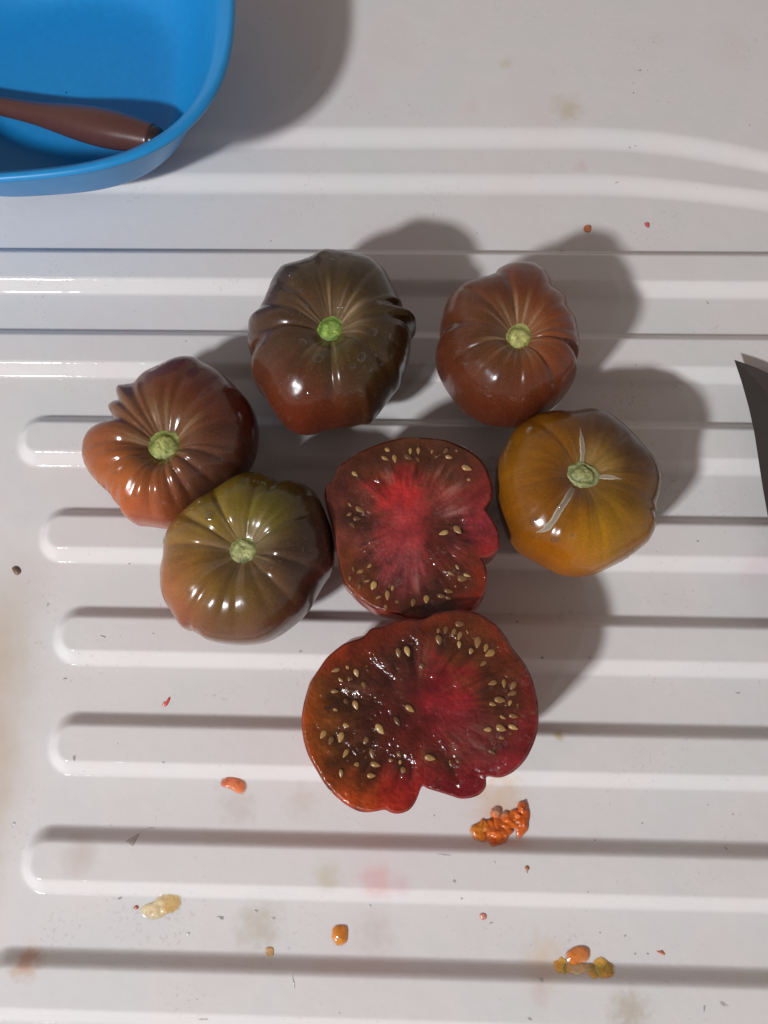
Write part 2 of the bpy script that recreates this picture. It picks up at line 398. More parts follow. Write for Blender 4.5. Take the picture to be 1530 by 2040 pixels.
NT, NU = 400, 150
TH = np.arange(NT) / NT * 2 * np.pi
def build_tomato(label, T):
    ox, oy, sc = T['z']
    outl = cdens(zpts(T['out'], ox, oy, sc), 3.0)
    stem_px = (ox + T['stem'][0] / sc, oy + T['stem'][1] / sc)
    ht, ze = T['h'], T.get('ze', T['h'] * 0.47)
    zs = ht - T['dim']
    Sx = at(*stem_px, zs)[:2]
    ow = np.array([at(u, v, ze)[:2] for u, v in outl])
    Cn = ow.mean(0)
    R0 = smooth_per(outline_polar(ow, Sx, TH), NT, 2)
    # target silhouette in photo pixels, as seen from the stem pixel
    tgt_a = np.arctan2(-(outl[:, 1] - stem_px[1]), outl[:, 0] - stem_px[0]); tgt_r = np.hypot(outl[:, 0] - stem_px[0], outl[:, 1] - stem_px[1])
    o = np.argsort(tgt_a); tgt_a, tgt_r = tgt_a[o], tgt_r[o]
    tgt = lambda q: np.interp(q, np.concatenate([tgt_a - 2 * np.pi, tgt_a, tgt_a + 2 * np.pi]), np.concatenate([tgt_r] * 3))
    # creases: angle from zoom points, weight, width
    cr = []
    for c in T['cr']:
        x, y, w = c[:3]; wd = c[3] if len(c) > 3 else 0.085
        p = at(ox + x / sc, oy + y / sc, ze if math.hypot(x - T['stem'][0], y - T['stem'][1]) > 350 else zs)[:2] - Sx
        cr.append((math.atan2(p[1], p[0]) % (2 * np.pi), w, wd))
    cr.sort()
    ca = np.array([c[0] for c in cr]); cw = np.array([c[1] for c in cr]); cd = np.array([c[2] for c in cr])
    groove = np.zeros(NT)
    for a0, w0, d0 in cr:
        dd = np.abs((TH - a0 + np.pi) % (2 * np.pi) - np.pi)
        groove = np.maximum(groove, w0 * np.exp(-(dd / (d0 * 1.05)) ** 1.6))
    # rounded lobes between creases
    idx = np.searchsorted(ca, TH) % len(ca); prv = (idx - 1) % len(ca)
    span = (ca[idx] - ca[prv]) % (2 * np.pi); span[span < 1e-6] = 2 * np.pi
    fr = ((TH - ca[prv]) % (2 * np.pi)) / span
    lobe = np.sqrt(np.clip(4 * fr * (1 - fr), 0, 1)) * np.minimum(cw[idx] + cw[prv], 1.4) * np.clip(span / 0.6, 0.3, 1.0)
    lobe = smooth_per(lobe, NT, 10)
    u = np.arange(NU) / (NU - 1)
    ph = (0.012 + u * 0.968) * np.pi
    A = np.sin(ph); C = np.cos(ph)
    up = ph < np.pi / 2
    p_top = T.get('p', 0.72)
    zc = np.where(up, ze + (ht - ze) * np.abs(C) ** p_top, ze - ze * np.abs(C) ** 0.8)
    prof_a = np.where(up, A ** 0.92, A ** 0.9)
    dim = T['dim'] * np.exp(-(prof_a / T.get('dw', 0.30)) ** 2.4) * up
    gw = np.where(up, (0.55 * sstep(0.12, 0.30, prof_a) + 0.45 * sstep(0.3, 0.75, prof_a)) * (1 - 0.35 * sstep(0.85, 1.0, prof_a)), 0.55)
    Rr = R0.copy()
    wob = (fbm(np.cos(TH) * 2 + 5, np.sin(TH) * 2 + T['seed'], T['seed']) - 0.5)
    def surf(Rr):
        PA, THg = np.meshgrid(prof_a, TH, indexing='ij')
        G = groove[None, :] * gw[:, None]; L = lobe[None, :] * gw[:, None]
        dz = (-G * T['gd'] * 0.52 + L * T['gd'] * 0.42)
        Cg = np.abs(C)[:, None] * np.where(up, 1, -1)[:, None]
        nr = np.sqrt(np.clip(1 - Cg ** 2, 0, 1))
        Rs = smooth_per(Rr, NT, 500)
        kb = (np.where(up, 0.06 + 0.94 * sstep(0.50, 1.0, prof_a), 1.0))[:, None]
        rad = (Rs[None] * (1 - kb) + Rr[None, :] * kb) * PA + dz * nr * 0.55
        Z = zc[:, None] - dim[:, None] + dz * np.clip(Cg * 1.3, -0.4, 1) + 0.0022 * wob[None, :] * PA * up[:, None]
        sh = sstep(np.pi * 0.5, np.pi * 0.98, ph)[:, None]
        sh2 = sstep(0.0, np.pi * 0.5, ph)[:, None] * 0
        X = Sx[0] + (Cn[0] - Sx[0]) * sh + rad * np.cos(THg)
        Y = Sx[1] + (Cn[1] - Sx[1]) * sh + rad * np.sin(THg)
        bumpy = (fbm(X * 90 + 3, Y * 90, T['seed'] + 5, 3) - 0.5) * 0.0016 * PA
        return np.stack([X, Y, np.maximum(Z + bumpy, 0.0006)], -1)
    for it in range(5):
        V = surf(Rr); q = proj(V.reshape(-1, 3)).reshape(NU, NT, 2)
        dx, dy = q[..., 0] - stem_px[0], -(q[..., 1] - stem_px[1])
        an = np.arctan2(dy, dx); rd = np.hypot(dx, dy)
        nb = 180; bi = np.floor((an + np.pi) / (2 * np.pi) * nb).astype(int) % nb
        mx = np.zeros(nb); np.maximum.at(mx, bi.ravel(), rd.ravel())
        cen = (np.arange(nb) + 0.5) / nb * 2 * np.pi - np.pi
        ratio = tgt(cen) / np.maximum(mx, 1)
        # silhouette angle of each theta: at its own widest ring
        wi = rd.argmax(0); aw = an[wi, np.arange(NT)]
        k = np.interp(aw, np.concatenate([cen - 2 * np.pi, cen, cen + 2 * np.pi]), np.concatenate([ratio] * 3))
        Rr = Rr * smooth_per(1 + (k - 1) * 0.9, NT, 2)
    V = surf(Rr)
    root_loc = np.array([Cn[0], Cn[1], 0.0])
    px = proj(V.reshape(-1, 3))
    pts = [(ox + x / sc, oy + y / sc, T.get('cr_', 1.4) * (r if r else 150) / sc, c) for x, y, r, c in T['col']]
    col = shepard(px, pts, T.get('gain', 0.98))
    thf = np.tile(TH, NU); paf = np.repeat(prof_a, NT)
    col *= np.array(T.get('tint', (1, 1, 1)))[None]
    # fine streaks that run out from the stem and mottling
    stk = fbm(thf / (2 * np.pi) * 70, paf * 2.0, T['seed'] + 40, 3) - 0.5
    stk2 = fbm(px[:, 0] * 0.02, px[:, 1] * 0.02, T['seed'] + 60, 4) - 0.5
    fade = np.exp(-((paf - 0.45) / 0.4) ** 2)
    col *= (1 + 0.5 * stk * fade + 0.5 * stk2)[:, None]
    # tan corky veins near the stem, with crease highlights painted in as pale streaks
    vein_glint = np.tile(smooth_per(np.clip(fbm(TH / (2 * np.pi) * 46, TH * 0 + 2.2, T['seed'] + 90, 2) - 0.58, 0, 1) * 5, NT, 1), NU)
    vein_glint = vein_glint * np.exp(-((paf - 0.22) / 0.20) ** 2) * T.get('vein_glint', 0.62)
    vein_glint = np.clip(vein_glint, 0, 0.8)
    col = col * (1 - vein_glint[:, None]) + np.array([0.42, 0.29, 0.16]) * vein_glint[:, None]
    halo = np.exp(-(paf / 0.30) ** 2) * T.get('halo', 0.34) * (0.4 + 1.2 * fbm(thf / (2 * np.pi) * 24, paf * 4, T['seed'] + 70, 3))
    halo = np.clip(halo, 0, 0.7)
    col = col * (1 - halo[:, None]) + np.array([0.30, 0.20, 0.105]) * halo[:, None]
    pin = np.clip(fbm(px[:, 0] * 0.55, px[:, 1] * 0.55, T['seed'] + 77, 2) - 0.68, 0, 1) * 0.9            # pale pinprick dots
    col = col * (1 - pin[:, None]) + np.array([0.30, 0.21, 0.12]) * pin[:, None]
    Vl = V.reshape(-1, 3) - root_loc
    # close the two poles
    top = Vl[:NT].mean(0); bot = Vl[-NT:].mean(0)
    F = polar_faces(NU, NT)
    n0 = len(Vl); Vl = np.vstack([Vl, top, bot])
    col = np.vstack([col, col[:NT].mean(0), col[-NT:].mean(0)])
    j = np.arange(NT); jn = (j + 1) % NT
    capt = np.stack([np.full(NT, n0), j, jn, jn], -1); capb = np.stack([np.full(NT, n0 + 1), (NU - 1) * NT + jn, (NU - 1) * NT + j, (NU - 1) * NT + j], -1)
    faces = F.tolist() + [[n0, int(p), int(q)] for p, q in zip(j, jn)] + [[n0 + 1, int((NU - 1) * NT + q), int((NU - 1) * NT + p)] for p, q in zip(j, jn)]
    me = mesh_np('skin', Vl, faces, col)
    root = empty('tomato', root_loc, label, 'tomato', 'whole ripe tomatoes lying in a ring on the draining board')
    sk = new_obj('skin', me, M_skin, root)
    bvh = BVHTree.FromPolygons([tuple(v + root_loc) for v in Vl], faces)
    # ---- stem scar
    h = bvh.ray_cast(Vector(CAMP), Vector(ray(*stem_px)), 2)
    sp = np.array(h[0]); rs = 1.40 * T['sr'] / sc * 0.000213
    nrg, nts = 26, 72; tt = np.arange(nts) / nts * 2 * np.pi
    SV, SC = [], []
    hz = rs * 0.6 * T.get('sh', 0.30)
    for i in range(nrg):
        f = i / (nrg - 1)
        rr = rs * f * (1 + 0.16 * f * (fbm(np.cos(tt) * 4 + 9, np.sin(tt) * 4, T['seed'] + 3, 3) - 0.5) * 2 + T.get('ecc', 0.08) * np.cos(2 * tt + T['seed']))
        bump_ = fbm(np.cos(tt) * f * 5 + 20, np.sin(tt) * f * 5, T['seed'] + 9, 3) - 0.5
        ringd = np.exp(-((f - 0.56 - 0.06 * np.sin(tt * 3 + T['seed'])) / 0.10) ** 2)
        z = hz * (np.cos(min(f, 1) * np.pi / 2) ** 0.5) * (1 - 0.30 * ringd) + bump_ * rs * 0.17 * (1 - f) - 0.0012 * f ** 6
        SV.append(np.stack([rr * np.cos(tt), rr * np.sin(tt), z], -1))
        cc = np.array(T['scol'][0])[None] * (1 - ringd[:, None] * 0.75) + np.array(T['scol'][1])[None] * ringd[:, None] * 0.75
        if f < 0.42: cc = cc * 0.45 + np.array(T['scol'][2])[None] * 0.55
        q = float(sstep(0.72, 1.0, np.array(f))); cc = cc * (1 - 0.75 * q) + np.array([0.17, 0.13, 0.05])[None] * 0.75 * q
        SC.append(cc * np.array([1.42, 1.3, 1.3]) * (0.75 + 1.1 * (bump_[:, None] + 0.25)))
    SV = np.concatenate(SV); SC = np.concatenate(SC)
    sm = mesh_np('stem_scar', SV, polar_faces(nrg, nts), lin_safe(SC))
    so = new_obj('stem_scar', sm, M_scar, root)
    so.location = Vector(sp - root_loc) + Vector((0, 0, 0.0002))
    vd = Vector((0, 0, 1)); so.rotation_euler = Vector((T.get('tx', 0), T.get('ty', 0), 1)).to_track_quat('Z', 'Y').to_euler()
    # ---- corky cracks laid into the skin
    for path, wd in T.get('cracks', []):
        P = cdens_open(zpts(path, ox, oy, sc), 1.2); n = len(P); rows = []
        dP = np.gradient(P, axis=0); nn = np.stack([-dP[:, 1], dP[:, 0]], -1); nn /= np.linalg.norm(nn, axis=1)[:, None]
        t = np.linspace(0, 1, n); w = np.interp(t, np.linspace(0, 1, len(wd)), wd) / sc
        w = w * (0.65 + 0.6 * fbm(t * 9, t * 0 + len(path), 3, 3))
        CV, CC = [], []; ok = True
        for s, lift, cl in ((-1, -0.0002, 0), (-0.75, 0.00022, 1), (-0.3, 0.00006, 2), (0.3, 0.00006, 2), (0.75, 0.00022, 1), (1, -0.0002, 0)):
            for i in range(n):
                uv = P[i] + nn[i] * w[i] * 0.5 * s
                hh = bvh.ray_cast(Vector(CAMP), Vector(ray(*uv)), 2)
                if hh[0] is None: hh = bvh.find_nearest(Vector(at(uv[0], uv[1], ze)))
                CV.append(np.array(hh[0] + hh[1] * lift) - root_loc)
                CC.append([(0.24, 0.15, 0.06), (0.52, 0.45, 0.34), T.get('ccore', (0.46, 0.38, 0.27))][cl])
        Fq = [[r * n + i, r * n + i + 1, (r + 1) * n + i + 1, (r + 1) * n + i] for r in range(5) for i in range(n - 1)]
        CV = np.array(CV); CC = np.array(CC)
        me_c = mesh_np('corky_crack', CV, Fq, CC)
        oc = new_obj('corky_crack', me_c, M_cork, root)
    hang_drops(root, bvh, root_loc, T['drops'], ox, oy, sc)
    return root, bvh
def lin_safe(c): return np.clip(c, 0, 1)
def cdens_open(P, step):
    P = np.asarray(P, float); Q = np.vstack([2 * P[0] - P[1], P, 2 * P[-1] - P[-2]]); out = []
    for i in range(1, len(Q) - 2):
        p0, p1, p2, p3 = Q[i - 1:i + 3]; m = max(2, int(float(np.linalg.norm(p2 - p1)) / step)); t = np.linspace(0, 1, m, endpoint=False)[:, None]
        out.append(0.5 * (2 * p1 + (p2 - p0) * t + (2 * p0 - 5 * p1 + 4 * p2 - p3) * t ** 2 + (3 * p1 - p0 - 3 * p2 + p3) * t ** 3))
    return np.concatenate(out + [P[-1:]])
GREEN = [(0.30, 0.36, 0.09), (0.08, 0.14, 0.02), (0.36, 0.46, 0.14)]
def rdrops(n, cx, cy, rx, ry, r0, r1):
    out = []
    for _ in range(n):
        a = random.random() * 2 * math.pi; q = math.sqrt(random.random())
        out.append((cx + rx * q * math.cos(a), cy + ry * q * math.sin(a), r0 + (r1 - r0) * random.random() ** 2))
    return out

TA = dict(tint=(1.04, 1.06, 1.0), gain=1.03, z=(460, 460, 3.825), seed=11, stem=(765, 765), sr=112, h=0.0575, dim=0.0085, gd=0.0026, scol=[(0.20, 0.33, 0.06), (0.07, 0.14, 0.02), (0.30, 0.48, 0.10)],
    out=[(730,135),(850,148),(960,170),(1060,200),(1130,250),(1190,320),(1240,420),(1285,515),(1330,590),(1378,635),(1412,690),(1402,750),(1378,810),(1370,900),(1350,1010),(1310,1130),(1280,1200),(1230,1260),(1180,1330),(1120,1410),(1060,1470),(980,1480),(900,1500),(760,1520),(660,1550),(580,1560),(500,1545),(430,1510),(370,1450),(310,1370),(260,1280),(190,1180),(155,1080),(150,960),(130,870),(130,770),(135,680),(170,620),(230,560),(270,470),(310,370),(370,280),(430,245),(530,220),(620,185),(670,150)],
    cr=[(160,930,1.0),(810,1480,1.1),(290,450,0.7),(610,190,0.6),(1300,590,0.45),(1370,815,0.4),(1260,1220,0.35),(880,150,0.35),(135,660,0.6),(1200,330,0.5),(1120,1000,0.3)],
    col=[(400,1450,170,(112,42,24)),(600,1500,170,(108,38,22)),(260,1200,120,(98,48,34)),(450,1050,200,(74,50,30)),(700,300,200,(74,58,34)),(1000,480,200,(66,52,30)),(1130,330,120,(62,42,30)),(930,650,70,(112,84,60)),(640,580,70,(108,62,46)),(330,620,150,(76,52,42)),(1050,1000,200,(72,60,32)),(1280,850,120,(60,38,28)),(930,1400,170,(78,34,22)),(765,840,60,(84,84,34)),(180,800,120,(84,56,48)),(400,400,150,(70,50,34)),(1200,1250,120,(60,38,24))],
    drops=[(540,455,24),(650,520,18),(582,568,24),(865,450,14),(845,485,12),(813,580,12),(1085,775,40),(1215,800,22),(1105,950,18),(1000,960,38),(930,1030,24),(668,965,40),(510,1272,22),(590,1240,16),(985,1258,12),(990,1220,12),(885,900,12),(880,690,14),(980,712,14),(525,632,14),(730,135,22),(655,155,12),(618,178,12),(515,220,14),(415,245,14),(380,270,14),(330,330,12),(305,355,14),(290,390,14),(278,435,20),(225,548,14),(208,562,14),(1070,1470,36),(1100,1440,16),(130,880,22),(450,330,22),(770,215,20),(420,410,10),(1130,545,26),(550,840,34),(1070,1060,20),(800,1220,14),(400,1305,12),(355,1420,12),(300,490,14),(960,825,18),(845,635,16),(380,1160,12),(450,1225,10)] + rdrops(26, 760, 800, 520, 560, 6, 13))
TB = dict(tint=(1.15, 1.02, 0.9), gain=1.08, z=(840, 480, 3.825), seed=23, stem=(740, 750), sr=108, h=0.0575, dim=0.0065, gd=0.0022, scol=[(0.38, 0.40, 0.13), (0.13, 0.17, 0.03), (0.46, 0.50, 0.18)],
    out=[(780,155),(860,165),(930,210),(980,275),(1000,340),(1050,375),(1100,430),(1120,510),(1170,580),(1190,670),(1205,760),(1195,860),(1175,960),(1160,1060),(1120,1140),(1060,1220),(980,1290),(900,1350),(820,1400),(720,1425),(600,1420),(500,1405),(400,1360),(300,1290),(230,1200),(170,1110),(120,1000),(100,900),(115,820),(135,740),(140,660),(160,560),(185,480),(230,400),(300,330),(380,290),(460,270),(540,250),(590,205),(650,175),(720,158)],
    cr=[(560,255,1.0,0.07),(300,540,0.45,0.05),(330,1020,0.35,0.05),(1000,345,0.8),(1125,510,0.5),(1200,680,0.5),(1195,830,0.5),(1165,960,1.0,0.07),(1000,1260,0.75),(820,180,0.4),(700,1420,0.25),(130,760,0.35)],
    col=[(300,480,180,(88,54,38)),(600,1000,200,(92,54,30)),(500,1280,150,(88,38,27)),(200,950,130,(84,30,25)),(150,650,110,(92,46,36)),(700,250,130,(106,50,31)),(1000,600,150,(124,66,32)),(1080,1020,140,(106,52,30)),(750,1370,150,(76,30,20)),(740,640,55,(140,98,72)),(900,760,70,(128,82,50)),(450,680,130,(88,62,40)),(350,820,150,(86,54,32)),(1150,800,90,(110,56,34)),(580,880,80,(92,62,38))],
    drops=[(428,1085,13),(487,1110,18),(480,1168,16),(292,838,10),(640,1075,8),(805,632,14),(720,505,9),(690,440,8),(250,1010,8)] + rdrops(8, 640, 800, 430, 480, 5, 9))
TC = dict(tint=(1.12, 1.0, 0.85), gain=1.06, ecc=0.12, z=(140, 680, 3.643), seed=31, stem=(690, 785), sr=135, h=0.050, dim=0.010, dw=0.30, gd=0.0020, sh=0.5, scol=[(0.28, 0.33, 0.09), (0.13, 0.17, 0.03), (0.36, 0.42, 0.14)],
    out=[(820,103),(900,115),(970,155),(1040,190),(1110,240),(1200,330),(1290,430),(1345,540),(1370,650),(1365,760),(1345,860),(1300,950),(1230,1040),(1130,1120),(1030,1200),(900,1300),(800,1350),(710,1365),(600,1350),(500,1340),(430,1300),(370,1230),(310,1140),(250,1075),(180,1010),(120,930),(85,840),(85,760),(100,690),(140,630),(200,590),(265,568),(318,560),(300,535),(275,500),(275,460),(310,430),(345,412),(325,365),(335,325),(375,308),(450,300),(480,270),(530,220),(600,185),(680,145),(750,115)],
    cr=[(300,555,1.5,0.10),(335,415,0.9),(455,300,1.0),(545,215,0.7),(1170,330,1.0),(1000,170,0.25),(1340,870,0.35),(1290,960,1.0),(1130,1110,0.9),(960,1230,1.0),(850,1330,0.9),(640,1352,1.1),(480,1335,0.4),(255,1080,1.0),(120,930,0.4),(88,830,0.9),(340,1170,0.4),(1370,640,0.25)],
    col=[(850,200,150,(100,46,40)),(680,350,150,(118,68,40)),(1000,420,150,(96,46,36)),(1280,600,120,(80,38,34)),(1000,760,110,(104,72,56)),(800,550,110,(106,72,46)),(400,380,110,(112,84,60)),(500,560,70,(132,98,78)),(350,650,130,(100,62,42)),(150,750,110,(142,84,56)),(180,900,110,(168,94,44)),(350,950,110,(158,94,44)),(420,1180,130,(174,88,50)),(600,1130,110,(150,84,44)),(560,880,80,(92,72,36)),(750,1100,110,(90,58,46)),(950,950,110,(94,64,54)),(1150,980,110,(80,48,40)),(600,1330,80,(160,80,60))],
    drops=[(645,480,18),(540,393,12),(755,440,10),(843,553,14),(883,748,14),(328,957,14),(470,1115,14),(400,1140,14),(347,1190,16),(1105,860,14),(515,630,18),(855,645,12),(560,1165,10),(620,420,9),(770,560,9),(280,560,16),(250,580,12),(1060,200,10),(700,380,8)] + rdrops(14, 700, 720, 520, 500, 5, 10))
TD = dict(cr_=1.12, z=(290, 910, 3.825), seed=43, stem=(750, 720), sr=112, h=0.053, dim=0.009, dw=0.32, gd=0.0022, scol=[(0.30, 0.34, 0.13), (0.12, 0.15, 0.04), (0.36, 0.40, 0.17)],
    out=[(780,115),(860,120),(940,150),(1010,180),(1090,175),(1170,190),(1230,220),(1290,270),(1340,350),(1380,450),(1418,560),(1438,680),(1440,800),(1415,900),(1360,980),(1310,1060),(1270,1140),(1210,1220),(1120,1300),(1020,1370),(920,1415),(800,1435),(680,1435),(560,1420),(460,1390),(380,1340),(300,1315),(240,1260),(190,1170),(140,1090),(110,1000),(105,900),(110,820),(130,740),(140,620),(180,520),(240,450),(310,385),(400,310),(500,255),(580,200),(660,150),(720,125)],
    cr=[(540,240,1.0,0.07),(250,445,0.8,0.07),(130,730,0.55,0.06),(960,165,0.8),(1370,470,0.7,0.06),(1410,930,0.65),(1220,1210,0.6),(1060,1340,0.3),(600,1425,0.35),(350,1330,0.3),(740,1435,0.2)],
    col=[(250,600,140,(150,115,56)),(300,800,130,(156,102,50)),(190,1000,120,(168,102,64)),(260,1250,130,(152,86,60)),(650,280,130,(124,104,30)),(1000,320,150,(102,92,30)),(500,450,120,(132,108,46)),(1250,300,110,(76,54,36)),(1330,600,130,(66,40,34)),(1150,800,130,(86,64,50)),(600,1000,160,(116,90,36)),(450,900,120,(132,98,42)),(800,1150,170,(110,80,42)),(1050,1250,130,(84,50,38)),(700,1400,130,(118,76,60)),(1280,950,110,(76,48,42)),(840,600,60,(126,110,76)),(900,860,90,(92,66,48))],
    drops=[(678,470,10),(485,448,38),(462,475,10),(673,402,9),(322,1035,14),(385,1065,10),(290,822,10),(150,822,12),(410,685,9),(1022,797,12),(960,840,12),(138,640,26),(124,757,16),(97,930,14),(440,1310,16),(890,410,9),(830,945,9),(900,805,16),(530,830,12),(205,492,14),(230,470,9),(425,1330,12),(100,860,10),(870,735,12),(845,662,14)] + rdrops(12, 720, 760, 520, 520, 5, 9))
TE = dict(cr_=1.1, tint=(1.10, 1.05, 0.6), z=(960, 780, 3.825), seed=57, stem=(765, 640), sr=92, gain=1.12, ecc=0.14, h=0.051, dim=0.006, gd=0.0018, p=0.66, sh=0.6, vein_glint=0.2, halo=0.12, scol=[(0.26, 0.29, 0.12), (0.10, 0.13, 0.04), (0.22, 0.25, 0.09)],
    out=[(520,145),(600,140),(700,145),(780,130),(860,128),(950,150),(1020,195),(1090,250),(1160,320),(1240,410),(1310,490),(1350,570),(1370,650),(1355,760),(1335,850),(1330,960),(1320,1050),(1270,1140),(1190,1210),(1100,1275),(1000,1330),(900,1380),(800,1410),(700,1415),(600,1400),(500,1355),(400,1300),(310,1250),(240,1190),(190,1110),(150,1010),(120,900),(105,790),(100,680),(110,570),(140,480),(190,380),(250,290),(330,220),(430,165)],
    cr=[(300,260,0.5),(745,140,0.6),(1365,665,0.6),(390,1290,0.5),(930,145,0.6),(1150,320,0.9),(1330,930,0.4),(880,1390,0.3),(120,850,0.35)],
    col=[(300,520,150,(126,82,22)),(500,350,150,(116,73,20)),(300,800,150,(132,82,24)),(850,1150,120,(168,118,20)),(1050,1000,130,(130,96,30)),(600,1250,130,(142,82,20)),(230,1050,110,(122,72,20)),(560,720,110,(102,57,20)),(900,520,90,(132,102,60)),(1000,300,110,(78,48,36)),(1220,480,120,(78,50,36)),(1290,700,100,(100,66,44)),(1220,1150,100,(136,88,52)),(830,190,90,(86,57,44)),(1050,830,120,(112,80,30)),(750,1380,100,(160,96,30)),(650,950,110,(120,76,26))],
    cracks=[([(762,545),(768,450),(760,360),(748,272)],[34,46,36,3]),([(860,656),(940,650),(1000,655),(1070,668)],[22,40,34,3]),([(695,735),(640,830),(590,905),(540,990),(480,1050),(412,1072)],[46,66,70,60,54,4])],
    ccore=(0.30, 0.22, 0.14),
    drops=[(400,987,34),(388,1108,14),(283,1115,12),(540,1130,22),(575,1132,22),(685,1095,16),(597,868,16),(218,672,8),(570,158,14),(1155,1218,14),(1115,1275,14),(1075,1302,14),(985,1305,10),(440,1115,10),(620,150,12),(1080,235,12)] + rdrops(8, 700, 760, 520, 520, 5, 9))
rA, bA = build_tomato('dark green-brown ribbed tomato covered in water droplets, topmost of the whole tomatoes', TA)
rB, bB = build_tomato('smooth reddish-brown tomato with a blunt ribbed shoulder, just above the yellow tomato', TB)
rC, bC = build_tomato('deeply ribbed orange and dark red tomato with a folded notch on its left edge', TC)
rD, bD = build_tomato('olive green tomato flushing brown, overlapping the deeply ribbed orange tomato', TD)
rE, bE = build_tomato('golden yellow tomato with a dusky top and three pale cracks round its stem', TE)

# ------------------------------------------------------------------ cut tomatoes
def make_seed_mesh(k):
    n, rows = 14, 7; V = []
    for i in range(rows + 1):
        t = i / rows; ph = -math.pi / 2 + math.pi * t
        for j in range(n):
            a = 2 * math.pi * j / n
            x = math.cos(a); y = math.sin(a)
            r = math.cos(ph)
            tip = 1 + 0.35 * max(0, x) ** 3
            V.append((x * r * tip, y * r * (0.62 + 0.05 * k) * (1 - 0.25 * max(0, x)), 0.30 * math.sin(ph) * (1 - 0.12 * x)))
    me = mesh_np('seed', V, polar_faces(rows + 1, n)[:, ::-1].tolist()); me.materials.append(M_seed)
    me.polygons.foreach_set('use_smooth', np.ones(len(me.polygons), bool))
    return me
SEED_ME = [make_seed_mesh(k) for k in range(3)]

